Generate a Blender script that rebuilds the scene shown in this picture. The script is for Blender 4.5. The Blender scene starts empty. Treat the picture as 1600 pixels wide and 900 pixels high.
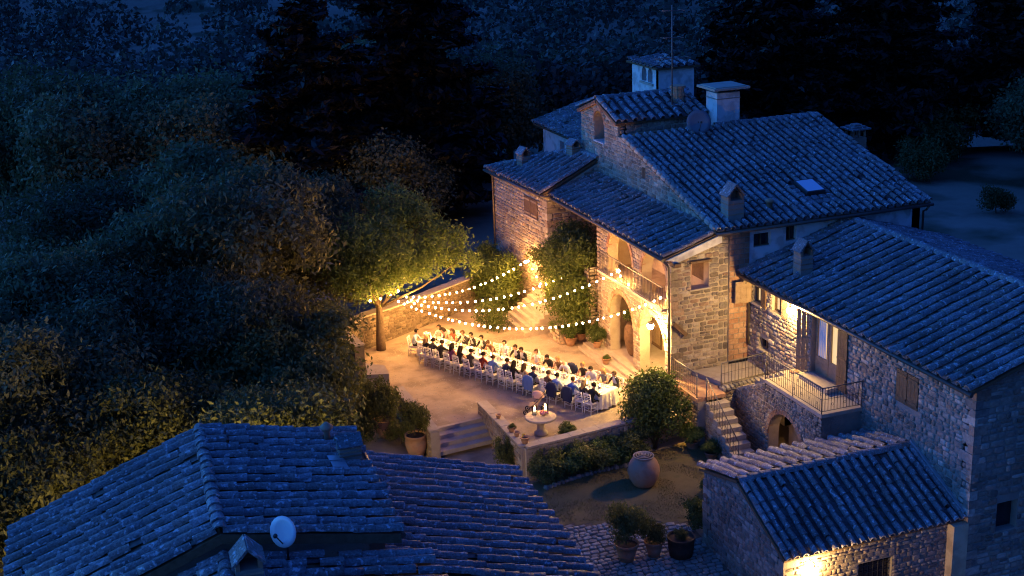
import bpy, math, random
import numpy as np
from mathutils import Vector, Matrix, geometry, noise as mnoise
random.seed(7); RNG = np.random.default_rng(7)
sc = bpy.context.scene
PI = math.pi
rad = math.radians

# ------------------------------------------------------------------ camera, sky, exposure
EXPO = 8.0; K = 2.0**-EXPO      # long night exposure: all light strengths below are scaled by K
CAM = Vector((0, 0, 22))
yaw, pitch, roll = rad(20.1), rad(17.5), rad(-2.15)
Fw = Vector((math.sin(yaw)*math.cos(pitch), math.cos(yaw)*math.cos(pitch), -math.sin(pitch)))
Rt = Vector((math.cos(yaw), -math.sin(yaw), 0)); Up = Rt.cross(Fw)
R2 = Rt*math.cos(roll) + Up*math.sin(roll); U2 = -Rt*math.sin(roll) + Up*math.cos(roll)
cam_data = bpy.data.cameras.new('camera'); cam = bpy.data.objects.new('camera', cam_data)
sc.collection.objects.link(cam)
cam.matrix_world = Matrix(((R2.x, U2.x, -Fw.x, CAM.x), (R2.y, U2.y, -Fw.y, CAM.y), (R2.z, U2.z, -Fw.z, CAM.z), (0, 0, 0, 1)))
cam_data.sensor_width = 36; cam_data.lens = 48; cam_data.clip_start = 0.5; cam_data.clip_end = 3000
sc.camera = cam

world = bpy.data.worlds.new('World'); sc.world = world; world.use_nodes = True
nt = world.node_tree; nt.nodes.clear()
sky = nt.nodes.new('ShaderNodeTexSky'); sky.sky_type = 'NISHITA'; sky.sun_disc = False
sky.sun_elevation = rad(-4.0); sky.sun_rotation = rad(-65); sky.ozone_density = 3.5; sky.air_density = 1.0; sky.dust_density = 0.3; sky.altitude = 400
tint = nt.nodes.new('ShaderNodeMix'); tint.data_type = 'RGBA'; tint.blend_type = 'MULTIPLY'; tint.inputs[0].default_value = 1
tint.inputs[7].default_value = (0.20, 0.90, 1.10, 1)
bg = nt.nodes.new('ShaderNodeBackground'); bg.inputs[1].default_value = 29.0*K
wo = nt.nodes.new('ShaderNodeOutputWorld')
nt.links.new(sky.outputs[0], tint.inputs[6]); nt.links.new(tint.outputs[2], bg.inputs[0]); nt.links.new(bg.outputs[0], wo.inputs[0])
sc.view_settings.view_transform = 'Standard'; sc.view_settings.look = 'None'
sc.view_settings.gamma = 1; sc.view_settings.exposure = EXPO; sc.view_settings.use_curve_mapping = False
sc.render.engine = 'CYCLES'
sc.cycles.use_denoising = True
try: sc.cycles.denoiser = 'OPENIMAGEDENOISE'
except Exception: pass
sc.cycles.filter_width = 1.15
sc.cycles.max_bounces = 3; sc.cycles.diffuse_bounces = 2; sc.cycles.glossy_bounces = 2; sc.cycles.transmission_bounces = 3; sc.cycles.transparent_max_bounces = 6
sc.cycles.caustics_reflective = False; sc.cycles.caustics_refractive = False
sc.cycles.sample_clamp_indirect = 4*K; sc.cycles.light_sampling_threshold = .01*K
sc.cycles.use_adaptive_sampling = True; sc.cycles.adaptive_threshold = .0025
BULB = 720.0       # radiance of the string bulbs
FLAME = 260.0
WARM = (1.0, 0.47, 0.12)

# ------------------------------------------------------------------ materials
def nodes(name):
    m = bpy.data.materials.new(name); m.use_nodes = True
    t = m.node_tree; t.nodes.clear()
    out = t.nodes.new('ShaderNodeOutputMaterial'); b = t.nodes.new('ShaderNodeBsdfPrincipled')
    t.links.new(b.outputs[0], out.inputs[0])
    return m, t, b, out
def N(t, kind, **kw):
    n = t.nodes.new(kind)
    for k, v in kw.items(): setattr(n, k, v)
    return n
def ramp(t, cols, pos=None, interp='LINEAR'):
    r = N(t, 'ShaderNodeValToRGB'); cr = r.color_ramp; cr.interpolation = interp
    n = len(cols)
    while len(cr.elements) < n: cr.elements.new(0.5)
    for i, c in enumerate(cols):
        cr.elements[i].position = (pos[i] if pos else i/max(1, n-1)); cr.elements[i].color = (*c, 1)
    return r
def surf(name, cols, rough=.85, scale=2.0, detail=6, bump=.25, bscale=18, spec=.25, metal=0, stain=None, coord='Object'):
    """a continuous surface: colours picked by noise"""
    m, t, b, o = nodes(name); L = t.links
    tc = N(t, 'ShaderNodeTexCoord'); src = tc.outputs[coord]
    n1 = N(t, 'ShaderNodeTexNoise'); n1.inputs['Scale'].default_value = scale; n1.inputs['Detail'].default_value = detail; n1.inputs['Roughness'].default_value = .65
    L.new(src, n1.inputs['Vector'])
    r = ramp(t, cols, [0.25 + .5*i/max(1, len(cols)-1) for i in range(len(cols))]); L.new(n1.outputs[0], r.inputs[0])
    col = r.outputs[0]
    if stain:
        n3 = N(t, 'ShaderNodeTexNoise'); n3.inputs['Scale'].default_value = stain[1]; n3.inputs['Detail'].default_value = 4
        L.new(src, n3.inputs['Vector'])
        r3 = ramp(t, [(0, 0, 0), (1, 1, 1)], [.48, .62]); L.new(n3.outputs[0], r3.inputs[0])
        mx = N(t, 'ShaderNodeMix', data_type='RGBA'); L.new(r3.outputs[0], mx.inputs[0]); L.new(col, mx.inputs[6]); mx.inputs[7].default_value = (*stain[0], 1)
        col = mx.outputs[2]
    L.new(col, b.inputs['Base Color'])
    if bump:
        n2 = N(t, 'ShaderNodeTexNoise'); n2.inputs['Scale'].default_value = bscale; n2.inputs['Detail'].default_value = 5
        L.new(src, n2.inputs['Vector'])
        bp = N(t, 'ShaderNodeBump'); bp.inputs['Strength'].default_value = bump; bp.inputs['Distance'].default_value = .05
        L.new(n2.outputs[0], bp.inputs['Height']); L.new(bp.outputs[0], b.inputs['Normal'])
    b.inputs['Roughness'].default_value = rough; b.inputs['Metallic'].default_value = metal; b.inputs['Specular IOR Level'].default_value = spec
    return m
def piece(name, cols, rough=.8, var=.35, scale=9, bump=.3, bscale=30, spec=.25, lichen=None, objw=1.0):
    """pieces: each island / object picks its own colour"""
    m, t, b, o = nodes(name); L = t.links
    g = N(t, 'ShaderNodeNewGeometry'); oi = N(t, 'ShaderNodeObjectInfo')
    ad = N(t, 'ShaderNodeMath', operation='ADD'); L.new(g.outputs['Random Per Island'], ad.inputs[0]); L.new(oi.outputs['Random'], ad.inputs[1])
    fr = N(t, 'ShaderNodeMath', operation='FRACT'); L.new(ad.outputs[0], fr.inputs[0])
    r = ramp(t, cols); L.new(fr.outputs[0], r.inputs[0])
    pos = g.outputs['Position']
    n1 = N(t, 'ShaderNodeTexNoise'); n1.inputs['Scale'].default_value = scale; n1.inputs['Detail'].default_value = 5; L.new(pos, n1.inputs['Vector'])
    mr = N(t, 'ShaderNodeMapRange'); mr.inputs[1].default_value = .25; mr.inputs[2].default_value = .75; mr.inputs[3].default_value = 1-var; mr.inputs[4].default_value = 1+var
    L.new(n1.outputs[0], mr.inputs[0])
    mx = N(t, 'ShaderNodeMix', data_type='RGBA', blend_type='MULTIPLY'); mx.inputs[0].default_value = 1
    L.new(r.outputs[0], mx.inputs[6]); L.new(mr.outputs[0], mx.inputs[7]); col = mx.outputs[2]
    n5 = N(t, 'ShaderNodeTexNoise'); n5.inputs['Scale'].default_value = .55; n5.inputs['Detail'].default_value = 4; L.new(pos, n5.inputs['Vector'])
    m5 = N(t, 'ShaderNodeMapRange'); m5.inputs[1].default_value = .3; m5.inputs[2].default_value = .7; m5.inputs[3].default_value = .62; m5.inputs[4].default_value = 1.18; L.new(n5.outputs[0], m5.inputs[0])
    x5 = N(t, 'ShaderNodeMix', data_type='RGBA', blend_type='MULTIPLY'); x5.inputs[0].default_value = 1; L.new(col, x5.inputs[6]); L.new(m5.outputs[0], x5.inputs[7]); col = x5.outputs[2]
    if lichen:
        n3 = N(t, 'ShaderNodeTexNoise'); n3.inputs['Scale'].default_value = lichen[1]; n3.inputs['Detail'].default_value = 6; L.new(pos, n3.inputs['Vector'])
        r3 = ramp(t, [(0, 0, 0), (1, 1, 1)], [lichen[2], lichen[2]+.08]); L.new(n3.outputs[0], r3.inputs[0])
        m3 = N(t, 'ShaderNodeMix', data_type='RGBA'); L.new(r3.outputs[0], m3.inputs[0]); L.new(col, m3.inputs[6]); m3.inputs[7].default_value = (*lichen[0], 1); col = m3.outputs[2]
    L.new(col, b.inputs['Base Color'])
    n2 = N(t, 'ShaderNodeTexNoise'); n2.inputs['Scale'].default_value = bscale; n2.inputs['Detail'].default_value = 4; L.new(pos, n2.inputs['Vector'])
    bp = N(t, 'ShaderNodeBump'); bp.inputs['Strength'].default_value = bump; bp.inputs['Distance'].default_value = .03
    L.new(n2.outputs[0], bp.inputs['Height']); L.new(bp.outputs[0], b.inputs['Normal'])
    b.inputs['Roughness'].default_value = rough; b.inputs['Specular IOR Level'].default_value = spec
    return m
def leafmat(name, cols, trans=.35):
    m, t, b, o = nodes(name); L = t.links
    g = N(t, 'ShaderNodeNewGeometry'); oi = N(t, 'ShaderNodeObjectInfo')
    ad = N(t, 'ShaderNodeMath', operation='ADD'); L.new(g.outputs['Random Per Island'], ad.inputs[0])
    mu = N(t, 'ShaderNodeMath', operation='MULTIPLY'); mu.inputs[1].default_value = .35; L.new(oi.outputs['Random'], mu.inputs[0]); L.new(mu.outputs[0], ad.inputs[1])
    fr = N(t, 'ShaderNodeMath', operation='FRACT'); L.new(ad.outputs[0], fr.inputs[0])
    r = ramp(t, cols); L.new(fr.outputs[0], r.inputs[0])
    mv = N(t, 'ShaderNodeMapRange'); mv.inputs[3].default_value = .6; mv.inputs[4].default_value = 1.35; L.new(oi.outputs['Random'], mv.inputs[0])
    mz = N(t, 'ShaderNodeMix', data_type='RGBA', blend_type='MULTIPLY'); mz.inputs[0].default_value = 1; L.new(r.outputs[0], mz.inputs[6]); L.new(mv.outputs[0], mz.inputs[7])
    L.new(mz.outputs[2], b.inputs['Base Color']); b.inputs['Roughness'].default_value = .55; b.inputs['Specular IOR Level'].default_value = .3
    tr = N(t, 'ShaderNodeBsdfTranslucent'); L.new(mz.outputs[2], tr.inputs[0])
    ms = N(t, 'ShaderNodeMixShader'); ms.inputs[0].default_value = trans
    L.new(b.outputs[0], ms.inputs[1]); L.new(tr.outputs[0], ms.inputs[2]); L.new(ms.outputs[0], o.inputs[0])
    return m
def glow(name, col, strength):
    m, t, b, o = nodes(name)
    b.inputs['Base Color'].default_value = (*col, 1); b.inputs['Emission Color'].default_value = (*col, 1); b.inputs['Emission Strength'].default_value = strength*K
    b.inputs['Roughness'].default_value = .4
    return m
def glass(name, col=(.9, .95, 1), rough=.05):
    m, t, b, o = nodes(name); L = t.links
    tp = N(t, 'ShaderNodeBsdfTransparent'); tp.inputs[0].default_value = (*col, 1)
    gl = N(t, 'ShaderNodeBsdfGlossy'); gl.inputs['Roughness'].default_value = rough
    fr = N(t, 'ShaderNodeFresnel'); ms = N(t, 'ShaderNodeMixShader')
    L.new(fr.outputs[0], ms.inputs[0]); L.new(tp.outputs[0], ms.inputs[1]); L.new(gl.outputs[0], ms.inputs[2]); L.new(ms.outputs[0], o.inputs[0])
    return m
M = {}
M['tile'] = piece('roof_tile_clay', [(.15,.14,.14), (.22,.20,.20), (.19,.16,.14), (.25,.24,.25), (.14,.14,.15), (.23,.22,.22), (.20,.15,.13)], rough=.6, var=.6, scale=17, lichen=((.46,.48,.50), 8, .58), spec=.45, bump=.6)
M['tilebed'] = piece('roof_bed_clay', [(.09,.08,.08), (.13,.12,.11), (.11,.10,.10), (.15,.13,.13)], rough=.8, var=.4, scale=12)
M['stone'] = piece('wall_stone', [(.28,.22,.15), (.40,.33,.24), (.20,.15,.11), (.48,.41,.32), (.33,.27,.21), (.36,.24,.16), (.25,.21,.17)], var=.3, bump=.5)
M['stonegrey'] = piece('wall_stone_grey', [(.22,.17,.13), (.36,.30,.24), (.15,.12,.10), (.46,.40,.33), (.28,.18,.13), (.31,.26,.22), (.19,.16,.14)], var=.3, bump=.5)
M['mortar'] = surf('lime_mortar', [(.30,.24,.18), (.40,.33,.25), (.46,.39,.30)], scale=1.5, bump=.4, bscale=25)
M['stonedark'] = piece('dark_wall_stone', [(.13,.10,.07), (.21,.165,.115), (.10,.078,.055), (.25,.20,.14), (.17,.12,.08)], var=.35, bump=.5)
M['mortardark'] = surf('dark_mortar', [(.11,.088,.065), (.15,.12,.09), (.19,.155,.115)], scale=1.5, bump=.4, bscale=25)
M['mortargrey'] = surf('lime_mortar_grey', [(.20,.17,.14), (.27,.23,.19), (.33,.29,.24)], scale=1.5, bump=.4, bscale=25)
M['brick'] = piece('brick_block', [(.36,.19,.11), (.50,.31,.19), (.30,.15,.09), (.46,.29,.19)], var=.25, bump=.4)
M['plaster'] = surf('white_plaster', [(.55,.54,.52), (.66,.65,.62), (.72,.71,.68)], scale=1.2, bump=.12, bscale=12, stain=((.45,.43,.40), 2.2))
M['ochre'] = surf('ochre_plaster', [(.48,.36,.22), (.58,.45,.29), (.62,.49,.33)], scale=1.3, bump=.15, bscale=10, stain=((.42,.31,.20), 1.7))
M['wood'] = surf('old_brown_wood', [(.09,.055,.03), (.15,.09,.05), (.20,.12,.07)], scale=6, bump=.3, bscale=30, rough=.7)
M['woodlight'] = surf('weathered_light_wood', [(.22,.15,.09), (.30,.21,.13), (.36,.26,.17)], scale=6, bump=.3, bscale=30, rough=.7)
M['iron'] = surf('dark_wrought_iron', [(.03,.027,.025), (.05,.045,.04)], scale=10, bump=.1, rough=.5, spec=.5)
M['ironlight'] = surf('worn_iron_rail', [(.10,.09,.08), (.16,.14,.12)], scale=10, bump=.1, rough=.45, spec=.5)
M['copper'] = surf('brown_gutter_metal', [(.07,.05,.04), (.11,.08,.06)], scale=4, bump=.05, rough=.45, spec=.5)
M['gravel'] = surf('beige_gravel', [(.29,.23,.17), (.38,.30,.22), (.44,.35,.26)], scale=1.1, detail=10, bump=.5, bscale=60, stain=((.23,.18,.135), .8))
M['pathstone'] = piece('cobble_stone', [(.30,.27,.23), (.40,.36,.30), (.24,.22,.19), (.46,.42,.35), (.34,.29,.24)], var=.25, bump=.4)
M['earth'] = surf('dark_earth', [(.10,.08,.055), (.15,.115,.08), (.19,.15,.10)], scale=1.0, detail=10, bump=.5, bscale=14)
M['lawn'] = surf('dry_lawn', [(.15,.12,.05), (.21,.16,.07), (.12,.12,.04)], scale=1.6, detail=8, bump=.5, bscale=50)
M['drygrass'] = leafmat('dry_grass_blades', [(.20,.15,.06), (.28,.21,.09), (.13,.13,.04), (.24,.18,.07)], .2)
M['meadow'] = surf('dusty_meadow', [(.20,.16,.12), (.27,.22,.16), (.33,.27,.20)], scale=.25, detail=10, bump=.4, bscale=6, stain=((.07,.075,.04), .15))
M['stepstone'] = surf('worn_step_stone', [(.32,.27,.21), (.40,.34,.27), (.46,.40,.32)], scale=2.5, bump=.25, bscale=18)
M['terracotta'] = surf('terracotta_clay', [(.34,.18,.11), (.42,.24,.15), (.47,.29,.19)], scale=4, bump=.15, bscale=20, stain=((.38,.25,.17), 3))
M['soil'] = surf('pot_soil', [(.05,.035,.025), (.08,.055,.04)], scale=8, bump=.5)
M['leafdark'] = leafmat('dark_laurel_leaves', [(.065,.072,.03), (.10,.108,.046), (.16,.168,.08), (.08,.088,.036)])
M['leafolive'] = leafmat('olive_leaves', [(.08,.095,.026), (.115,.13,.038), (.17,.185,.06), (.09,.105,.03)])
M['leafgreen'] = leafmat('fresh_green_leaves', [(.07,.115,.025), (.105,.155,.036), (.14,.18,.05), (.08,.125,.03)])
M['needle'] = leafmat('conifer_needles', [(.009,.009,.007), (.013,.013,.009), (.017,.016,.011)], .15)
M['farleaf'] = leafmat('distant_foliage', [(.038,.044,.034), (.043,.048,.036), (.048,.053,.04), (.041,.046,.035)], .2)
M['bark'] = surf('tree_bark', [(.07,.05,.035), (.12,.09,.06), (.16,.12,.09)], scale=5, bump=.6, bscale=20)
M['white'] = surf('white_paint', [(.70,.69,.67), (.78,.77,.75)], scale=6, bump=.03, rough=.4, spec=.4)
M['chairwhite'] = surf('white_chair_lacquer', [(.78,.78,.80), (.84,.84,.85)], scale=6, bump=.03, rough=.35, spec=.45)
M['cushion'] = surf('ivory_cushion', [(.62,.58,.52), (.70,.66,.60)], scale=8, bump=.1, bscale=60)
M['linen'] = surf('white_linen', [(.72,.70,.66), (.80,.78,.74)], scale=5, bump=.1, bscale=40)
M['china'] = surf('white_china', [(.78,.77,.74), (.82,.81,.78)], scale=3, bump=0, rough=.2, spec=.5)
M['bottle'] = surf('dark_bottle_glass', [(.02,.03,.015), (.03,.045,.02)], scale=3, bump=0, rough=.1, spec=.6)
M['petal'] = piece('cream_petals', [(.78,.72,.62), (.80,.66,.58), (.72,.62,.45), (.82,.78,.72)], var=.1, bump=.05)
M['petalpink'] = piece('pink_petals', [(.62,.25,.28), (.70,.36,.38), (.55,.12,.12)], var=.1, bump=.05)
M['glass'] = glass('clear_glass')
M['darkglass'] = surf('dark_window_glass', [(.012,.014,.018), (.02,.022,.026)], scale=1, bump=0, rough=.08, spec=.6)
M['dish'] = surf('grey_dish_metal', [(.13,.14,.16), (.17,.18,.20)], scale=3, bump=.02, rough=.4, spec=.4)
M['dishwhite'] = surf('pale_dish_metal', [(.66,.67,.68), (.74,.74,.75)], scale=3, bump=.02, rough=.35, spec=.4)
M['skylight'] = surf('sky_reflecting_glass', [(.75,.78,.80), (.8,.82,.84)], scale=1, bump=0, rough=.08, spec=.8, metal=.9)
M['metalsheet'] = surf('zinc_sheet', [(.40,.42,.45), (.50,.52,.54)], scale=3, bump=.03, rough=.35, metal=.6)
M['wire'] = surf('black_cable', [(.015,.014,.013), (.02,.02,.02)], scale=4, bump=0, rough=.6)
for i_, f_ in enumerate((1.0, .75, 1.25)): M['bulb%d' % i_] = glow('warm_globe_bulb', WARM, BULB*f_)
M['flame'] = glow('candle_flame', (1, .50, .14), FLAME)
M['candle'] = surf('ivory_candle_wax', [(.75,.68,.55), (.8,.74,.62)], scale=3, bump=0, rough=.5)
M['lampglass'] = glow('lit_lamp_glass', (1.0, .62, .22), 800)
M['lampcellar'] = glow('cellar_lamp_glass', (1.0, .58, .14), 150)
M['lampsoft'] = glow('room_lamp_glass', (1.0, .50, .16), 60)
M['lampwall'] = glow('lit_wall_lamp_glass', (1.0, .62, .20), 1700)
M['lamplantern'] = glow('lit_lantern_glass', (1.0, .62, .18), 2000)
M['lampyard'] = glow('lit_yard_lamp_glass', (1.0, .62, .18), 4500)
M['winglow'] = glow('lit_window_pane', (1.0, .66, .26), .8)
M['cliff'] = surf('pale_clay_cliff', [(.25,.24,.23), (.36,.34,.32), (.44,.42,.40)], scale=.2, bump=.3, bscale=2)
# ------------------------------------------------------------------ helpers
COL = sc.collection
def link(o): COL.objects.link(o); return o
def tag(o, label=None, cat=None, group=None, kind=None):
    if label: o['label'] = label
    if cat: o['category'] = cat
    if group: o['group'] = group
    if kind: o['kind'] = kind
    return o
def thing(name, label, cat, loc=(0, 0, 0), rz=0, group=None):
    o = link(bpy.data.objects.new(name, None)); o.location = loc; o.rotation_euler = (0, 0, rz); o.empty_display_size = .3
    return tag(o, label, cat, group)
def attach(o, parent):
    if parent is None: return o
    o.parent = parent
    if parent.type == 'EMPTY' and parent.get('_w'):      # children given in world coordinates
        o.matrix_parent_inverse = Matrix.Translation(-Vector(parent.location))
    return o
def site(name, label, cat, loc, group=None):
    """a thing whose parts are given in world coordinates"""
    o = thing(name, label, cat, loc, 0, group); o['_w'] = 1
    return o
def setmesh(me, V, F=None, quads=None):
    me.from_pydata(V, [], F); me.update(); return me
def fastmesh(name, V, loops, totals, mat, smooth=False):
    me = bpy.data.meshes.new(name)
    V = np.asarray(V, dtype=np.float32); loops = np.asarray(loops, dtype=np.int32); totals = np.asarray(totals, dtype=np.int32)
    starts = np.concatenate(([0], np.cumsum(totals)[:-1])).astype(np.int32)
    me.vertices.add(len(V)); me.vertices.foreach_set('co', V.ravel())
    me.loops.add(len(loops)); me.loops.foreach_set('vertex_index', loops)
    me.polygons.add(len(totals)); me.polygons.foreach_set('loop_start', starts); me.polygons.foreach_set('loop_total', totals)
    if smooth: me.polygons.foreach_set('use_smooth', np.ones(len(totals), dtype=bool))
    me.update(calc_edges=True); me.materials.append(mat)
    return me
class MB:
    def __init__(s): s.v = []; s.f = []; s.m = []; s.sm = []
    def add(s, V, F, mi=0, smooth=False):
        b = len(s.v); s.v += [tuple(p) for p in V]
        for f in F: s.f.append([i+b for i in f]); s.m.append(mi); s.sm.append(smooth)
        return s
    def box(s, x0, x1, y0, y1, z0, z1, mi=0):
        V = [(x0,y0,z0),(x1,y0,z0),(x1,y1,z0),(x0,y1,z0),(x0,y0,z1),(x1,y0,z1),(x1,y1,z1),(x0,y1,z1)]
        return s.add(V, [(0,3,2,1),(4,5,6,7),(0,1,5,4),(1,2,6,5),(2,3,7,6),(3,0,4,7)], mi)
    def obox(s, c, ax, ay, az, mi=0):
        """oriented box: centre and three half-axis vectors"""
        c = Vector(c); ax = Vector(ax); ay = Vector(ay); az = Vector(az)
        V = [c+ax*i+ay*j+az*k for k in (-1,1) for (i, j) in ((-1,-1),(1,-1),(1,1),(-1,1))]
        return s.add(V, [(0,3,2,1),(4,5,6,7),(0,1,5,4),(1,2,6,5),(2,3,7,6),(3,0,4,7)], mi)
    def prism(s, poly, z0, z1, mi=0):
        n = len(poly); zf = (lambda i: z0) if not callable(z0) else z0
        V = [(p[0], p[1], z0) for p in poly] + [(p[0], p[1], z1) for p in poly]
        F = [[i, (i+1) % n, n+(i+1) % n, n+i] for i in range(n)]
        for tri in geometry.tessellate_polygon([[Vector((p[0], p[1], 0)) for p in poly]]):
            a, b, c = tri
            if (Vector(V[b])-Vector(V[a])).cross(Vector(V[c])-Vector(V[a])).z < 0: b, c = c, b
            F.append([n+a, n+b, n+c]); F.append([a, c, b])
        return s.add(V, F, mi)
    def tube(s, pts, r, n=6, mi=0, cap=True, smooth=True):
        pts = [Vector(p) for p in pts]; k = len(pts); rr = r if isinstance(r, (list, tuple)) else [r]*k
        V = []; 
        for i, p in enumerate(pts):
            d = (pts[min(i+1, k-1)] - pts[max(i-1, 0)]).normalized()
            a = d.orthogonal().normalized() if i == 0 else (a - d*a.dot(d)).normalized()
            b = d.cross(a)
            for j in range(n):
                t = 2*PI*j/n; V.append(p + a*math.cos(t)*rr[i] + b*math.sin(t)*rr[i])
        F = [[i*n+j, i*n+(j+1) % n, (i+1)*n+(j+1) % n, (i+1)*n+j] for i in range(k-1) for j in range(n)]
        s.add(V, F, mi, smooth)
        if cap:
            b = len(s.v)-len(V)
            s.f.append([b+j for j in range(n)][::-1]); s.m.append(mi); s.sm.append(False)
            s.f.append([b+(k-1)*n+j for j in range(n)]); s.m.append(mi); s.sm.append(False)
        return s
    def lathe(s, prof, n=16, c=(0, 0, 0), mi=0, smooth=True, capb=True, capt=True):
        V = [(c[0]+r*math.cos(2*PI*j/n), c[1]+r*math.sin(2*PI*j/n), c[2]+z) for r, z in prof for j in range(n)]
        F = [[i*n+j, i*n+(j+1) % n, (i+1)*n+(j+1) % n, (i+1)*n+j] for i in range(len(prof)-1) for j in range(n)]
        b = len(s.v); s.add(V, F, mi, smooth)
        if capb: s.f.append([b+j for j in range(n)][::-1]); s.m.append(mi); s.sm.append(False)
        if capt: s.f.append([b+(len(prof)-1)*n+j for j in range(n)]); s.m.append(mi); s.sm.append(False)
        return s
    def ball(s, c, r, n=8, k=5, mi=0):
        rx, ry, rz = r if isinstance(r, tuple) else (r, r, r)
        V = [(c[0], c[1], c[2]-rz)]
        for i in range(1, k):
            a = -PI/2 + PI*i/k
            V += [(c[0]+rx*math.cos(a)*math.cos(2*PI*j/n), c[1]+ry*math.cos(a)*math.sin(2*PI*j/n), c[2]+rz*math.sin(a)) for j in range(n)]
        V.append((c[0], c[1], c[2]+rz)); F = []
        for j in range(n): F.append([0, 1+(j+1) % n, 1+j])
        for i in range(k-2):
            for j in range(n): F.append([1+i*n+j, 1+i*n+(j+1) % n, 1+(i+1)*n+(j+1) % n, 1+(i+1)*n+j])
        t = len(V)-1; b = 1+(k-2)*n
        for j in range(n): F.append([b+j, b+(j+1) % n, t])
        return s.add(V, F, mi, True)
    def mesh(s, name, mats):
        me = bpy.data.meshes.new(name); me.from_pydata(s.v, [], s.f)
        for m in (mats if isinstance(mats, (list, tuple)) else [mats]): me.materials.append(M[m] if isinstance(m, str) else m)
        me.polygons.foreach_set('material_index', s.m); me.polygons.foreach_set('use_smooth', s.sm); me.update()
        return me
    def build(s, name, mats, parent=None):
        return attach(link(bpy.data.objects.new(name, s.mesh(name, mats))), parent)
def child(name, me, parent, mat4=None):
    o = link(bpy.data.objects.new(name, me)); attach(o, parent)
    if mat4 is not None: o.matrix_basis = mat4
    return o
def kids(o): return [c for c in o.children]
def copy_tree(o, parent=None):
    c = o.copy(); link(c)
    if parent is not None: c.parent = parent; c.matrix_parent_inverse = o.matrix_parent_inverse.copy()
    for k in kids(o): copy_tree(k, c)
    return c
def project(p):
    q = Vector(p)-CAM; d = q.dot(Fw)
    if d < 1: return None
    return (800+2133*q.dot(R2)/d, 450-2133*q.dot(U2)/d, d)
def inview(p, m=10):
    q = project(p)
    return q is not None and -m < q[0] < 1600+m and -m < q[1] < 900+m

def joined(name, proto, mats, mat, smooth=False):
    """numpy: copies of a prototype (V, F) under 4x4 matrices, as one mesh"""
    V, F = proto; V = np.asarray(V, dtype=np.float64); n = len(V)
    A = np.asarray([[list(r) for r in m] for m in mats])
    P = np.einsum('kij,nj->kni', A[:, :3, :3], V) + A[:, None, :3, 3]
    lp = np.concatenate([np.asarray(f) for f in F]); tot = np.asarray([len(f) for f in F])
    K = len(mats)
    loops = (lp[None, :] + (np.arange(K)*n)[:, None]).ravel()
    return fastmesh(name, P.reshape(-1, 3), loops, np.tile(tot, K), mat, smooth)
def frame4(c, ax, ay, az):
    return Matrix(((ax.x, ay.x, az.x, c.x), (ax.y, ay.y, az.y, c.y), (ax.z, ay.z, az.z, c.z), (0, 0, 0, 1)))

# ---- prototypes of pieces
def cover_proto(seed):
    r = random.Random(seed); V = []; F = []; n = 6
    rings = ((0, .146, .022), (.28, .134, .012), (.56, .122, .0))
    for y, R, z in rings:
        for j in range(n+1):
            a = rad(8) + (PI-2*rad(8))*j/n
            V.append((R*math.cos(a)*(1+r.uniform(-.05, .05)), y+r.uniform(-.012, .012), z+R*.92*math.sin(a)*(1+r.uniform(-.06, .06))))
    m = n+1
    for i in range(2):
        for j in range(n): F.append([i*m+j, (i+1)*m+j, (i+1)*m+j+1, i*m+j+1][::-1])
    b = len(V)
    for j in range(m):
        x, y, z = V[j]; V.append((x*.8, y+.005, .022+(z-.022)*.78))
    for j in range(n): F.append([j, j+1, b+j+1, b+j][::-1])
    return V, F
COVERS = [cover_proto(s) for s in range(4)]
COVER_ME = []
for V_, F_ in COVERS:
    me = bpy.data.meshes.new('roof_tile'); me.from_pydata(V_, [], F_); me.materials.append(M['tile']); me.polygons.foreach_set('use_smooth', [True]*12+[False]*6); me.update(); COVER_ME.append(me)
PAN = ([(-.14, 0, .03), (.14, 0, .03), (.14, .5, .0), (-.14, .5, .0), (-.14, 0, -.01), (.14, 0, -.01)], [[0, 1, 2, 3], [4, 5, 1, 0]])
def stone_proto(seed):
    r = random.Random(seed); V = []; n = 8
    base = [(-.5,-.32),(-.34,-.5),(.34,-.5),(.5,-.32),(.5,.32),(.34,.5),(-.34,.5),(-.5,.32)]
    base = [(x*r.uniform(.88, 1.0), y*r.uniform(.86, 1.0)) for x, y in base]
    for sc_, z in ((1.0, -.6), (1.0, .55), (.80, 1.0)):
        for x, y in base: V.append((x*sc_*r.uniform(.96, 1.0), y*sc_*r.uniform(.96, 1.0), z*(r.uniform(.85, 1.1) if z > 0 else 1)))
    V.append((r.uniform(-.1, .1), r.uniform(-.1, .1), 1.12))
    F = []
    for i in range(2):
        for j in range(n): F.append([i*n+j, i*n+(j+1) % n, (i+1)*n+(j+1) % n, (i+1)*n+j])
    for j in range(n): F.append([2*n+j, 2*n+(j+1) % n, 3*n])
    return V, F
STONES = [stone_proto(s) for s in range(10, 16)]
def piece_meshes(protos, name, mat):
    out = []
    for V_, F_ in protos:
        me = bpy.data.meshes.new(name); me.from_pydata(V_, [], F_); me.materials.append(M[mat]); me.update(); out.append(me)
    return out
PM = {}
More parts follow.
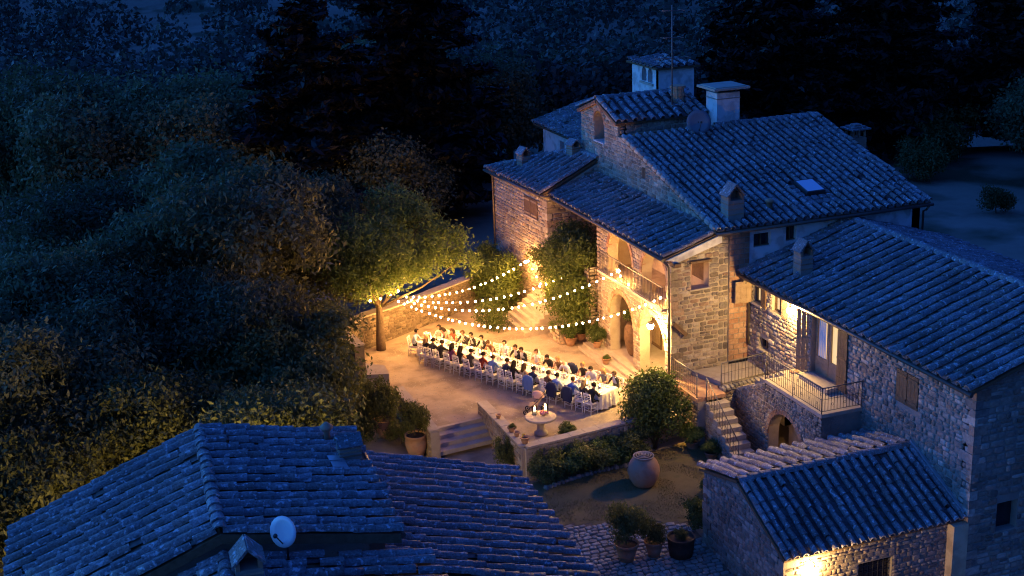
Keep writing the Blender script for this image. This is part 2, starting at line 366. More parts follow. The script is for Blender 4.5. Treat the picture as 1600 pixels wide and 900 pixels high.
def pieces(parent, name, stuff, protos, matname, mats, nind, single=None):
    """place pieces: the nind that show largest as objects, the rest as one 'stuff' part"""
    key = (name, matname, id(protos))
    if key not in PM: PM[key] = piece_meshes(protos, name, matname)
    mes = PM[key]
    def show(m):
        p = m.translation
        if not inview(p, -4): return -1
        q = project(p); return m.col[0].to_3d().length*m.col[1].to_3d().length/(q[2]*q[2])
    order = sorted(range(len(mats)), key=lambda i: -show(mats[i]))
    ind = [i for i in order[:nind] if show(mats[i]) > 0]; rest = order[len(ind):]
    for i in ind: child(name, mes[i % len(mes)], parent, mats[i])
    if rest:
        groups = {}
        me = None
        V = []; 
        # one joined mesh (prototypes alternate)
        ms = [joined('t', protos[k], [mats[i] for i in rest if i % len(protos) == k], M[matname]) for k in range(len(protos)) if any(i % len(protos) == k for i in rest)]
        Vs = []; Ls = []; Ts = []; off = 0
        for m_ in ms:
            v = np.empty(len(m_.vertices)*3, dtype=np.float32); m_.vertices.foreach_get('co', v); l = np.empty(len(m_.loops), dtype=np.int32); m_.loops.foreach_get('vertex_index', l)
            t = np.empty(len(m_.polygons), dtype=np.int32); m_.polygons.foreach_get('loop_total', t)
            Vs.append(v.reshape(-1, 3)); Ls.append(l+off); Ts.append(t); off += len(m_.vertices); bpy.data.meshes.remove(m_)
        me = fastmesh(stuff, np.concatenate(Vs), np.concatenate(Ls), np.concatenate(Ts), M[matname])
        tag(child(stuff, me, parent), kind='stuff')

# ---- 2D polygon tools
def in_poly(poly, S, T):
    ins = np.zeros(S.shape, bool); n = len(poly)
    for i in range(n):
        x0, y0 = poly[i]; x1, y1 = poly[(i+1) % n]
        c = ((y0 > T) != (y1 > T)); 
        if y1 == y0: continue
        ins ^= c & (S < (x1-x0)*(T-y0)/(y1-y0)+x0)
    return ins
def arch(s0, s1, base, spring, n=10, rise=None):
    c = (s0+s1)/2; r = (s1-s0)/2; h = rise or r
    return [(s0, base)] + [(c-r*math.cos(PI*i/n), spring+h*math.sin(PI*i/n)) for i in range(n+1)] + [(s1, base)]
def rect(s0, s1, t0, t1): return [(s0, t0), (s0, t1), (s1, t1), (s1, t0)]
UPV = Vector((0, 0, 1))
def wall(parent, O, e, outline, holes=(), thick=.45, mat='mortar', stone=None, nind=0, rows=(.15, .27), widths=(.2, .55), name='wall', proud=(.02, .05), region=None):
    O = Vector(O); e = Vector(e).normalized(); n = e.cross(UPV)
    P = lambda s, t, d=0: O + e*s + UPV*t + n*d
    loopsP = [list(outline)] + [list(h) for h in holes]
    flat = [p for l in loopsP for p in l]
    tris = geometry.tessellate_polygon([[Vector((p[0], p[1], 0)) for p in l] for l in loopsP])
    V = [P(*p) for p in flat] + [P(p[0], p[1], -thick) for p in flat]; k = len(flat); F = []
    for a, b, c in tris:
        if (V[b]-V[a]).cross(V[c]-V[a]).dot(n) < 0: b, c = c, b
        F.append([a, b, c]); F.append([k+a, k+c, k+b])
    st = 0
    for l in loopsP:
        m = len(l)
        for i in range(m):
            a = st+i; b = st+(i+1) % m; F.append([a, b, k+b, k+a])
        st += m
    mb = MB(); mb.add(V, F); w = mb.build(name, mat, parent)
    if stone:
        mats = []
        smin = min(p[0] for p in outline); smax = max(p[0] for p in outline); tmin = min(p[1] for p in outline); tmax = max(p[1] for p in outline)
        if region: tmin = max(tmin, region[0]); tmax = min(tmax, region[1])
        res = .03; S = np.arange(smin+res/2, smax, res)
        t = tmin+.01
        while t < tmax-.06:
            h = random.uniform(*rows); t1 = min(t+h, tmax)
            ok = np.ones(S.shape, bool)
            for tt in (t+.01, (t+t1)/2, t1-.01):
                T = np.full(S.shape, tt); o = in_poly(outline, S, T)
                for hh in holes: o &= ~in_poly(hh, S, T)
                ok &= o
            i = 0
            while i < len(S):
                if not ok[i]: i += 1; continue
                j = i
                while j < len(S) and ok[j]: j += 1
                a, b = S[i]-res/2, S[j-1]+res/2; s = a
                while s < b-.05:
                    wd = random.uniform(*widths)*random.uniform(.7, 1.2)
                    if b-(s+wd) < widths[0]*.7: wd = b-s
                    hh = (t1-t)*random.uniform(.86, 1.0)
                    # sometimes split in two thin stones
                    d = random.uniform(*proud)
                    ax = e*(wd*.94); tilt = random.uniform(-.05, .05)
                    if (t1-t) > .21 and random.random() < .22:
                        for q in (0, 1):
                            c = P(s+wd/2, t+(t1-t)*(.25+.5*q)); mats.append(frame4(c, ax, UPV*((t1-t)*.46), n*random.uniform(*proud)))
                    else:
                        c = P(s+wd/2, t+(t1-t)/2+random.uniform(-.01, .01)); mats.append(frame4(c, ax+UPV*tilt*wd, UPV*hh*.95, n*d))
                    s += wd
                i = j
            t = t1
        pieces(w, 'stone', 'stone_fill', STONES, stone, mats, nind)
    return w
def arch_ring(parent, O, e, s0, s1, spring, mat='brick', w=.22, d=.05, n=17, rise=None):
    O = Vector(O); e = Vector(e).normalized(); nn = e.cross(UPV); c = (s0+s1)/2; r = (s1-s0)/2; h = rise or r; mb = MB()
    for i in range(n):
        a0 = PI*(i+.06)/n; a1 = PI*(i+.94)/n
        q = []
        for a, ww in ((a0, 0), (a1, 0), (a1, w), (a0, w)):
            q.append((c-(r+ww)*math.cos(a), spring+(h+ww)*math.sin(a)))
        V = [O+e*s+UPV*t+nn*dd for dd in (-.15, d) for s, t in q]
        mb.add(V, [(4,5,6,7)[::-1], (0,1,5,4), (1,2,6,5), (2,3,7,6), (3,0,4,7)])
    return mb.build('arch_ring', mat, parent)

def sag(p): return .055*mnoise.noise(Vector((p.x*.55, p.y*.55, 7)))+.02*mnoise.noise(Vector((p.x*1.7, p.y*1.7, 2)))+.012
def quoins(parent, c, d1, d2, z0, z1, mat='stonegrey', h=(.26, .36), a=.55, b=.3):
    '''alternating corner stones; d1, d2 run along the two faces away from the corner'''
    d1 = Vector(d1); d2 = Vector(d2); z = z0; k = 0
    while z < z1-.15:
        hh = min(random.uniform(*h), z1-z); L1, L2 = (a, b) if k % 2 else (b, a); L1 *= random.uniform(.85, 1.15); L2 *= random.uniform(.85, 1.15)
        pr_ = random.uniform(.035, .06); mb = MB(); A = Vector((c[0], c[1], z+hh/2))-(d1+d2)*pr_
        mb.obox(A+d1*L1/2+d2*L2/2, d1*L1/2, d2*L2/2, UPV*(hh/2-.012)); o = mb.build('quoin', mat, parent)
        z += hh; k += 1
def roof(parent, O, e, sd, theta, L, W, nind=250, clip=None, p=.5, q=.44, tiles=True, deck=.10, skip=None, name='roof', deckmat='wood'):
    O = Vector(O); e = Vector(e).normalized(); sd = Vector(sd).normalized()
    s = sd*math.cos(theta)+UPV*math.sin(theta); n = e.cross(s)
    poly = clip or [(0, 0), (L, 0), (L, W), (0, W)]
    k = len(poly); V = [O+e*a+s*b for a, b in poly]+[O+e*a+s*b-n*deck for a, b in poly]
    tr = geometry.tessellate_polygon([[Vector((a, b, 0)) for a, b in poly]]); F = []
    for a, b, c in tr:
        if (V[b]-V[a]).cross(V[c]-V[a]).dot(n) < 0: b, c = c, b
        F += [[a, b, c], [k+a, k+c, k+b]]
    F += [[i, (i+1) % k, k+(i+1) % k, k+i] for i in range(k)]
    mb = MB(); mb.add(V, F); r = mb.build(name, deckmat, parent)
    r['_f'] = 1
    del r['_f']
    if not tiles: return r
    nc = int(round(L/p)); p = L/nc; nr = int(round((W-.1)/q)); q = (W-.12)/nr
    pm = []; cm = []
    ip = lambda a, b: bool(in_poly(poly, np.array([a]), np.array([b]))[0]) and not (skip and skip(a, b))
    for i in range(nc+1):
        wob = random.uniform(-.02, .02); off = random.uniform(-.2, .2)
        for j in range(nr):
            if i < nc and ip((i+.5)*p, (j+.5)*q):
                c = O+e*((i+.5)*p)+s*(j*q-.03)+n*(.012+random.uniform(0, .01)+sag(O+e*((i+.5)*p)+s*(j*q)))
                pm.append(frame4(c, e, s*(q/.44), n))
            a = min(max(i*p, .10), L-.10)+wob
            if ip(min(max(a, .12), L-.12), (j+.5)*q):
                if random.random() < .006 and 0 < j: continue
                yw = random.uniform(-.03, .03); pt = random.uniform(-.015, .03); slip = 0
                if random.random() < .05: yw *= 5; slip = -random.uniform(.02, .10)
                c = O+e*(a+random.uniform(-.02, .02))+s*(max(j*q-.06+(off if 0 < j < nr-1 else 0), -.08)+random.uniform(-.03, .03)+slip)+n*(.035+random.uniform(0, .015)+sag(O+e*a+s*(j*q)))
                sc_ = random.uniform(.95, 1.08)
                ax = (e+s*yw).normalized(); ay = (s-e*yw+n*pt).normalized(); az = ax.cross(ay)
                cm.append(frame4(c, ax*sc_*p/.42*.84, ay*(q/.44), az*sc_*1.2))
    if pm: tag(child('roof_tile_bed', joined('roof_tile_bed', PAN, pm, M['tilebed']), r), kind='stuff')
    pieces(r, 'roof_tile', 'roof_tile_field', COVERS, 'tile', cm, nind)
    return r
def ridge(parent, P0, P1, nind=40, sc_=1.35, name='ridge_tile'):
    P0 = Vector(P0); P1 = Vector(P1); d = (P1-P0); L = d.length; d.normalize(); n = max(1, int(L/.42)); side = d.cross(UPV).normalized(); up = side.cross(d)
    ms = []
    for i in range(n):
        yw = random.uniform(-.05, .05); ax = (side+d*yw).normalized(); ay = (d-side*yw).normalized()
        ms.append(frame4(P0+d*(i*L/n)+up*random.uniform(-.01, .02), ax*sc_, ay*(L/n/.44), up*sc_))
    pieces(parent, name, 'ridge_tile_row', COVERS, 'tile', ms, nind)
def gutter(parent, P0, P1, r=.075):
    mb = MB(); mb.tube([P0, P1], r, 8); return mb.build('gutter', 'copper', parent)
def pipe(parent, pts, r=.05, name='drainpipe', mat='copper'):
    mb = MB(); mb.tube(pts, r, 8); return mb.build(name, mat, parent)
def gable_chimney(parent, c, w, d, h, rz=0, name='chimney', mat='brick', base='mortargrey'):
    """little chimney with a pitched tile hat open at the ends"""
    c = Vector(c); R = Matrix.Rotation(rz, 3, 'Z'); X = R @ Vector((1, 0, 0)); Y = R @ Vector((0, 1, 0))
    mb = MB(); mb.obox(c+UPV*(h*.3-.2), X*w/2, Y*d/2, UPV*(h*.3+.2)); o = mb.build(name, base, parent)
    m2 = MB(); z = c.z+h*.6
    for sx in (-1, 1): m2.obox(c+X*sx*(w/2-.05)+UPV*(h*.6+h*.09), X*.05, Y*d/2, UPV*h*.09)
    m2.obox(c+Y*(d/2-.06)+UPV*(h*.6+h*.12), X*(w/2-.1), Y*.05, UPV*h*.12)
    for i in range(3): m2.obox(c+UPV*(h*(.2+.15*i)), X*(w/2+.012), Y*(d/2+.012), UPV*.025)
    m2.build('flue', mat, o)
    m3 = MB()
    for sx in (-1, 1):
        a = (X*sx*(w/2+.06)); top = UPV*(h*.34); mid = (a+top)/2 + UPV*(h*.72)
        axis = (top-a); up = axis.cross(Y).normalized()
        m3.obox(c+mid, axis/2, Y*(d/2+.05), up*.03)
    m3.build('hat', 'tile', o)
    return o
# ------------------------------------------------------------------ ground
def sstep(a, b, x): t = min(1, max(0, (x-a)/(b-a))); return t*t*(3-2*t)
def g(x, y):
    """terrain height"""
    D = x*.3437+y*.939
    near = -.68-.085*max(0, 47.5-y)
    house = -.12
    z = near+(house-near)*sstep(52, 60, y)*1.0
    if x > 27.8: z = near+(house-near)*sstep(36, 48, y)
    if 13.2 < x < 24.6 and 44.4 < y < 64: z = min(z, -.9)
    z += -.5*sstep(20, 0, x)*sstep(50, 62, y)
    z -= 13*sstep(92, 165, D)
    z += 75*sstep(150, 560, D)**1.15
    if D > 100: z += 5*mnoise.noise(Vector((x*.012, y*.012, 0)))*sstep(100, 200, D)
    z += .12*mnoise.noise(Vector((x*.15, y*.15, 3)))*sstep(56, 80, D)
    return z
gx = np.concatenate([np.arange(-160, -20, 14), np.arange(-20, 60, 1.0), np.arange(60, 150, 6), np.arange(150, 620, 16)])
gy = np.concatenate([np.arange(-30, 20, 6), np.arange(20, 92, 1.0), np.arange(92, 200, 5), np.arange(200, 760, 14)])
V = [(x, y, g(x, y)) for y in gy for x in gx]; nx = len(gx)
loops = []
for j in range(len(gy)-1):
    for i in range(nx-1): loops += [j*nx+i, j*nx+i+1, (j+1)*nx+i+1, (j+1)*nx+i]
me = fastmesh('ground', V, loops, [4]*(len(loops)//4), M['meadow'], True)
tag(link(bpy.data.objects.new('ground', me)), 'dusty meadow and hillside ground around the farmhouse', None, kind='structure')

def sheet(name, poly, dz, mat, step=.6, label=None):
    """a sheet that follows the terrain inside a polygon"""
    xs = [p[0] for p in poly]; ys = [p[1] for p in poly]; V = []; L = []; idx = {}
    X = np.arange(min(xs), max(xs)+step, step); Y = np.arange(min(ys), max(ys)+step, step)
    def vid(i, j):
        if (i, j) not in idx:
            x = min(X[i], max(xs)); y = min(Y[j], max(ys)); idx[(i, j)] = len(V); V.append((x, y, g(x, y)+dz))
        return idx[(i, j)]
    for i in range(len(X)-1):
        for j in range(len(Y)-1):
            if in_poly(poly, np.array([X[i]+step/2]), np.array([Y[j]+step/2]))[0]: L += [vid(i, j), vid(i+1, j), vid(i+1, j+1), vid(i, j+1)]
    me = fastmesh(name, V, L, [4]*(len(L)//4), M[mat], True)
    return tag(link(bpy.data.objects.new(name, me)), label, kind='structure')
sheet('lawn', [(16.8, 44.6), (24.2, 45.4), (24.2, 39.6), (21.2, 40.0), (16.4, 41.6)], .035, 'lawn', .2, 'patchy dry lawn around the big terracotta jar')
path = sheet('path', [(16.4, 41.6), (21.2, 40.0), (21.1, 39.2), (20.9, 32.5), (13.6, 32.5), (14.2, 40)], .02, 'earth', .3, 'cobbled path between the sheds')
sheet('gravel_yard', [(9.2, 39.5), (16.6, 41.4), (16.7, 49.4), (13.9, 49.4), (13.9, 55), (7.5, 55)], .03, 'gravel', .4, 'dim gravel yard below the terrace steps')
# cobbles
cm = []
cp = [(16.3, 41.5), (21.0, 39.95), (20.75, 32.6), (13.8, 32.6), (14.3, 40)]
y = 32.7
while y < 41.6:
    x = 13.6+random.uniform(0, .2); h = random.uniform(.16, .26)
    while x < 21:
        w = random.uniform(.16, .38)
        if in_poly(cp, np.array([x+w/2]), np.array([y+h/2]))[0]:
            c = Vector((x+w/2, y+h/2+random.uniform(-.03, .03), 0)); c.z = g(c.x, c.y)+.02; a = random.uniform(-.25, .25)
            cm.append(frame4(c, Vector((math.cos(a), math.sin(a), 0))*w*.95, Vector((-math.sin(a), math.cos(a), 0))*h*.95, UPV*random.uniform(.03, .06)))
        x += w
    y += h
pieces(path, 'cobble', 'cobble_field', STONES, 'pathstone', cm, 260)
# cobbles at the foot of the terrace steps
# lawn grass blades
pts = RNG.uniform((16.4, 39.8), (24.2, 45.2), (22000, 2)); lp = [(17.0, 44.4), (24.1, 45.2), (24.1, 39.8), (21.2, 40.1), (16.6, 41.7)]
pts = pts[in_poly(lp, pts[:, 0], pts[:, 1])]
keep = np.array([mnoise.noise(Vector((p[0]*1.1, p[1]*1.1, 5))) > -.25+.5*random.random()*0.6 for p in pts]); pts = pts[keep]
n_ = len(pts); zz = np.array([g(p[0], p[1])+.03 for p in pts]); an = RNG.uniform(0, 2*PI, n_); hh = RNG.uniform(.03, .075, n_); w_ = .012
Vg = np.zeros((n_, 3, 3)); Vg[:, 0] = np.c_[pts[:, 0]-w_*np.cos(an), pts[:, 1]-w_*np.sin(an), zz]; Vg[:, 1] = np.c_[pts[:, 0]+w_*np.cos(an), pts[:, 1]+w_*np.sin(an), zz]
Vg[:, 2] = np.c_[pts[:, 0]+RNG.uniform(-.05, .05, n_), pts[:, 1]+RNG.uniform(-.05, .05, n_), zz+hh]
me = fastmesh('grass', Vg.reshape(-1, 3), np.arange(n_*3), np.full(n_, 3), M['drygrass'])
tag(link(bpy.data.objects.new('grass', me)), 'short dry grass on the lawn', kind='stuff')

# ------------------------------------------------------------------ terrace
ter = [(14.25, 49.35), (16.72, 49.62), (16.9, 45.3), (24.35, 46.2), (24.35, 61.5), (21.5, 63.9), (17.3, 61.3), (13.6, 59.2), (13.9, 53.5)]
mb = MB(); mb.prism(ter, -1.6, 0); tag(mb.build('terrace', 'gravel'), 'warm lit gravel terrace under the string lights', kind='structure')
# terrace steps
st = site('terrace_steps', 'four worn stone steps leading down from the terrace between two parapets', 'steps', (15.5, 48.8, -.7))
for k in range(4):
    z1 = -.005-.165*k; y0 = 49.55-.38*(k+1); mb = MB()
    V = [(14.28, y0, z1), (16.74, y0+.30, z1), (16.74, 50.0, z1), (14.28, 49.7, z1)]
    mb.prism([(p[0], p[1]) for p in V], z1-.19, z1-.004*k); mb.build('step', 'stepstone', st)
def parapet(label, pts, z0, z1, th=.36, cap=.42, nind=60, name='parapet_wall', stone='stone', capm='stepstone', mat='mortar'):
    """low stone wall along a polyline, each run a wall with stones on both sides and coping slabs"""
    t = site(name, label, 'wall', (pts[0][0], pts[0][1], z0))
    for a, b in zip(pts[:-1], pts[1:]):
        A = Vector((*a, 0)); B = Vector((*b, 0)); e = (B-A).normalized(); n = e.cross(UPV); L = (B-A).length
        wall(t, A+n*th/2+UPV*z0, e, [(0, 0), (L, 0), (L, z1-z0-.07), (0, z1-z0-.07)], thick=th/2, mat=mat, stone=stone, nind=nind, proud=(.015, .04))
        wall(t, B-n*th/2+UPV*z0, -e, [(0, 0), (L, 0), (L, z1-z0-.07), (0, z1-z0-.07)], thick=th/2-.002, mat=mat, stone=stone, nind=nind, proud=(.015, .04))
        k = max(1, int(L/.62)); 
        for i in range(k):
            c = A+e*(L*(i+.5)/k)+UPV*(z1-.035+random.uniform(-.008, .008)); mb = MB()
            mb.obox(c, e*(L/k/2-.006), n*(cap/2+random.uniform(0, .02)), UPV*.036); mb.build('coping_slab', capm, t)
        for E_, s_ in ((A, -1), (B, 1)):
            wall(t, E_+e*s_*.004-n*th/2*s_+UPV*z0, n*s_, [(0, 0), (th, 0), (th, z1-z0-.07), (0, z1-z0-.07)], thick=.05, mat=mat, stone=stone, nind=0)
    return t
parapet('low stone parapet beside the steps with dark pots below it', [(14.06, 53.1), (14.06, 47.95)], -1.0, .5, nind=50)
parapet('angled stone parapet carrying the small flower pots and edging the flower bed', [(16.78, 50.0), (16.78, 45.05), (22.6, 45.75)], -1.4, .5, nind=70)
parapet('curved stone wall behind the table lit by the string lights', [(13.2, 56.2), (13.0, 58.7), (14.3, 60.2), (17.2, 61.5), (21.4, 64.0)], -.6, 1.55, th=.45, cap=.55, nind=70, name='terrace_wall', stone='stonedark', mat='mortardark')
mb = MB(); mb.prism([(13.0, 54.2), (13.9, 53.9), (14.0, 55.0), (13.3, 55.6)], -.5, .85); 
o = mb.build('stone_block', 'stepstone'); tag(o, 'pale flat topped stone block at the terrace corner beside the trunk', 'stone block')

# ------------------------------------------------------------------ main house
mh = site('main_house', 'tall stone farmhouse block with broad tiled roof and bell gable', 'house', (31, 52, 0))
XG = 26.4
yt = lambda y: 61.3-y    # gable wall: s runs towards the camera
wall(mh, (XG, 61.3, 0), (0, -1, 0), [(0, 0), (13.89, 0), (13.89, 7.2), (yt(56.15), 9.42), (yt(57.05), 9.42), (yt(57.05), 10.12), (yt(59.15), 10.78), (0, 10.12)],
     holes=[arch(yt(59.72), yt(58.55), 8.78, 9.75, rise=.58), rect(yt(54.55), yt(54.15), 7.95, 8.5)], thick=.5, mat='mortar', stone='stone', nind=180, region=(6.3, 11), rows=(.14, .24))
mb = MB(); mb.box(27.4, 27.5, 58.0, 60.2, 8.4, 10.4); mb.build('niche_back', 'soil', mh)  # near-black colour puts the opening's deep shade onto this back panel
mb = MB(); mb.box(26.33, 26.9, 58.56, 59.71, 8.79, 8.85); mb.build('niche_sill', 'plaster', mh)
mb = MB(); mb.box(26.75, 26.8, 54.05, 54.65, 7.9, 8.55); mb.build('small_window', 'wood', mh)
arch_ring(mh, (XG, 61.3, 0), (0, -1, 0), yt(59.72), yt(58.55), 9.75, rise=.58, w=.16, n=13)
# near wall: stone strip, brick pier, plastered strip with window
YN = 47.4
wall(mh, (26.4, YN, 0), (1, 0, 0), [(0, 1.5), (.45, 1.5), (.45, 7.2), (0, 7.2)], thick=.5, stone='stonegrey', nind=70, rows=(.2, .36), widths=(.2, .4), name='stone_strip')
pier = wall(mh, (26.85, YN-.06, 0), (1, 0, 0), [(0, 1.5), (.95, 1.5), (.95, 7.15), (0, 7.15)], thick=.5, mat='mortargrey', name='brick_pier')
bm = []
BRK = [([(-.5,-.5,0),(.5,-.5,0),(.5,.5,0),(-.5,.5,0),(-.48,-.46,1),(.48,-.46,1),(.48,.46,1),(-.48,.46,1)], [[4,5,6,7],[0,1,5,4],[1,2,6,5],[2,3,7,6],[3,0,4,7]])]
z = 1.52; k = 0
while z < 7.0:
    for a, b in (((0, .48), (.48, .95)) if k % 2 else ((0, .24), (.24, .71), (.71, .95))):
        bm.append(frame4(Vector((26.85+(a+b)/2, YN-.06, z+.115)), Vector((b-a-.034, 0, 0)), Vector((0, 0, .198)), Vector((0, -random.uniform(.02, .035), 0))))
    z += .23; k += 1
pieces(pier, 'brick', 'brick_fill', BRK, 'brick', bm, 90)
wall(mh, (27.8, YN, 0), (1, 0, 0), [(0, 1.5), (8.4, 1.5), (8.4, 7.2), (0, 7.2)], holes=[rect(.22, 1.02, 6.28, 6.86), rect(1.75, 2.25, 6.35, 7.05)], thick=.4, mat='plaster', name='plaster_wall')
for x0, x1, z0, z1 in ((28.02, 28.82, 6.28, 6.86), (29.55, 30.05, 6.35, 7.05)):
    mb = MB(); mb.box(x0, x1, YN+.2, YN+.24, z0, z1); w_ = mb.build('window', 'darkglass', mh)
    mb = MB(); mb.box(x0, x1, YN+.12, YN+.19, z0, z0+.05).box(x0, x1, YN+.12, YN+.19, z1-.05, z1).box((x0+x1)/2-.025, (x0+x1)/2+.025, YN+.12, YN+.19, z0+.05, z1-.05); mb.build('frame', 'wood', w_)
wall(mh, (36.2, YN, 0), (0, 1, 0), [(0, 0), (9, 0), (9, 7.2), (8.9, 9.4), (0, 7.2)], thick=.4, mat='plaster', name='wall')
TH = math.atan2(2.33, 8.9)
r1 = roof(mh, (26.05, 47.0, 7.28), (1, 0, 0), (0, 1, 0), TH, 10.4, 9.3, nind=300, p=.37, q=.41, skip=lambda a, b: (5.0 < a < 6.5 and 1.0 < b < 3.0))
roof(mh, (36.45, 65.2, 7.3), (-1, 0, 0), (0, -1, 0), TH, 9.6, 9.28, tiles=False, name='roof')
ridge(r1, (30.9, 56.02, 9.62), (36.4, 56.02, 9.62), 12)
gutter(mh, (26.05, 46.93, 7.2), (36.5, 46.93, 7.2))
pipe(mh, [(36.3, 46.93, 7.15), (36.3, 47.1, 6.95), (36.3, 47.3, 6.85), (36.3, 47.3, 0)])
# verge stones along the gable edge
vg = []
for i in range(20):
    s_ = Vector((0, math.cos(TH), math.sin(TH))); c = Vector((26.12, 47.1, 7.3))+s_*(i*.45+.2)
    vg.append(frame4(c+Vector((0, 0, .10)), Vector((.36, 0, 0)), s_*.42, Vector((0, -math.sin(TH), math.cos(TH)))*.10))
pieces(r1, 'verge_slab', 'verge_fill', STONES, 'pathstone', vg, 24)
sS = Vector((0, math.cos(TH), math.sin(TH))); nS = Vector((0, -math.sin(TH), math.cos(TH))); oR = Vector((26.05, 47.0, 7.28)); onM = lambda a, b, h: oR+Vector((a, 0, 0))+sS*b+nS*h
mb = MB(); mb.obox(onM(5.75, 2.35, .12), (.46, 0, 0), sS*.56, nS*.12); sk = mb.build('skylight', 'iron', mh)
mb = MB(); mb.obox(onM(5.75, 2.33, .25), (.40, 0, 0), sS*.49, nS*.012); mb.build('pane', 'skylight', sk)
fl = []
for i in range(4):
    for j in range(2): fl.append(frame4(onM(5.2+i*.37, 1.2+j*.37, .05), Vector((.35, 0, 0)), sS*.36, nS*.07))
for j in range(3): fl.append(frame4(onM(5.12, 1.95+j*.36, .05), Vector((.3, 0, 0)), sS*.34, nS*.07)); fl.append(frame4(onM(6.38, 1.95+j*.36, .05), Vector((.25, 0, 0)), sS*.34, nS*.07))
pieces(sk, 'flat_tile', 'flat_tile_fill', STONES, 'tile', fl, 12)
# bell gable roof and side
wall(mh, (XG+.1, 57.05, 0), (1, 0, 0), [(0, 9.0), (4.4, 9.0), (4.4, 10.1), (0, 10.1)], thick=.3, stone='stonegrey', nind=20, region=(9.3, 10.1), name='bell_gable_side')
tc = math.atan2(.75, 2.2)
rc = roof(mh, (26.22, 56.85, 10.08), (1, 0, 0), (0, 1, 0), tc, 4.78, 2.41, nind=60, name='bell_gable_roof')
roof(mh, (31.0, 61.45, 10.08), (-1, 0, 0), (0, -1, 0), tc, 4.78, 2.45, nind=0, name='bell_gable_roof')
ridge(rc, (26.2, 59.13, 10.88), (31, 59.13, 10.88), 12)
mb = MB()
for sg in (-1, 1): mb.obox((26.33, 59.15+sg*1.08, 10.38), (.10, 0, 0), Vector((0, sg*1.14, -.38)), Vector((0, .02*sg, .05)))
mb.build('brick_cornice', 'brick', mh)
# white chimney with slab cap
mb = MB(); mb.box(31.05, 32.25, 56.05, 57.1, 9.0, 11.15); wc = mb.build('plastered_chimney', 'plaster', mh)
mb = MB(); mb.box(31.03, 32.27, 56.03, 57.12, 10.86, 10.90); mb.build('string_course', 'mortargrey', wc)
mb = MB(); mb.box(31.2, 32.1, 56.2, 56.95, 11.15, 11.32); mb.build('flue', 'soil', wc)
mb = MB(); mb.box(30.72, 32.6, 55.7, 57.45, 11.32, 11.42).box(30.85, 32.45, 55.85, 57.3, 11.42, 11.46); mb.build('slab_cap', 'stepstone', wc)
# round brick chimney
mb = MB(); mb.lathe([(.30, 9.9), (.30, 10.5), (.36, 10.5), (.36, 10.6), (.30, 10.6), (.30, 10.85), (.37, 10.85), (.37, 10.95), (.31, 10.95), (.31, 11.2), (.38, 11.2), (.38, 11.32)], 12, (30.15, 58.3, 0), smooth=False); bc = mb.build('brick_chimney', 'brick', mh)
mb = MB(); mb.box(29.8, 30.5, 57.85, 58.7, 10.1, 10.5); mb.build('chimney_base', 'plaster', bc)
gable_chimney(mh, (27.2, 47.75, 7.5), .72, .62, 1.45, rz=0)
mb = MB(); mb.lathe([(.13, 7.4), (.13, 7.95), (.17, 7.95), (.17, 8.05), (.10, 8.1)], 10, (29.1, 48.0, 0)); mb.build('vent_pipe', 'terracotta', mh)
def pyramid_chimney(parent, c, w, h, name='chimney'):
    x, y, z = c; mb = MB(); mb.box(x-w/2, x+w/2, y-w/2, y+w/2, z-2, z+h*.55); o = mb.build(name, 'brick', parent)
    mb = MB()
    for sx in (-1, 0, 1):
        for sy in (-1, 1): mb.box(x+sx*w*.4-.04, x+sx*w*.4+.04, y+sy*w*.4-.04, y+sy*w*.4+.04, z+h*.55, z+h*.78)
    mb.build('flue_post', 'brick', o)
    mb = MB()
    for k in range(3):
        q = w/2+.14-k*.16; mb.box(x-q, x+q, y-q, y+q, z+h*.78+k*.08, z+h*.78+k*.08+.07)
    mb.build('cap', 'tile', o); return o
pyramid_chimney(mh, (37.6, 54.4, 7.75), .75, 1.75)
# big dish on the roof
def dish(parent, c, aim, r, mat, name='dish', mast=True):
    c = Vector(c); aim = Vector(aim).normalized(); a = aim.orthogonal().normalized(); b = aim.cross(a); V = [c-aim*r*.18]; F = []; n = 20
    for k in (1, 2, 3):
        q = r*k/3
        for j in range(n): t = 2*PI*j/n; V.append(c+(a*math.cos(t)+b*math.sin(t))*q-aim*(r*.18*(1-(k/3)**2)))
    for j in range(n): F.append([0, 1+j, 1+(j+1) % n])
    for k in range(2):
        for j in range(n): F.append([1+k*n+j, 1+(k+1)*n+j, 1+(k+1)*n+(j+1) % n, 1+k*n+(j+1) % n])
    m = len(V); V += [Vector(p)-aim*.02 for p in V]; F += [[m+i for i in f][::-1] for f in F[:]]
    F += [[1+2*n+j, m+1+2*n+j, m+1+2*n+(j+1) % n, 1+2*n+(j+1) % n] for j in range(n)]
    mb = MB(); mb.add(V, F, 0, True); o = mb.build(name, mat, parent)
    mb = MB(); mb.tube([c-b*0-UPV*r*.9, c+aim*r*.75-UPV*r*.15], .018, 6); mb.ball(tuple(c+aim*r*.78-UPV*r*.12), .06); mb.build('feed_arm', 'iron', parent)
    if mast: mb = MB(); mb.tube([c-aim*.12-UPV*(r+.45), c-aim*.12+UPV*.05], .03, 8); mb.build('mast', 'iron', parent)
    return o
d1 = site('satellite_dish', 'large dark grey satellite dish beside the white chimney on the house roof', 'satellite dish', (29.8, 55.6, 9.5))
dish(d1, (29.75, 55.4, 10.05), (-.25, -1, .35), .58, 'dish')
at = site('antenna', 'thin television antenna mast with crossbars above the bell gable roof', 'antenna', (29.5, 57.6, 10.3))
mb = MB(); mb.tube([(29.5, 57.6, 10.2), (29.5, 57.6, 15.2)], .035, 6); mb.build('mast', 'ironlight', at)
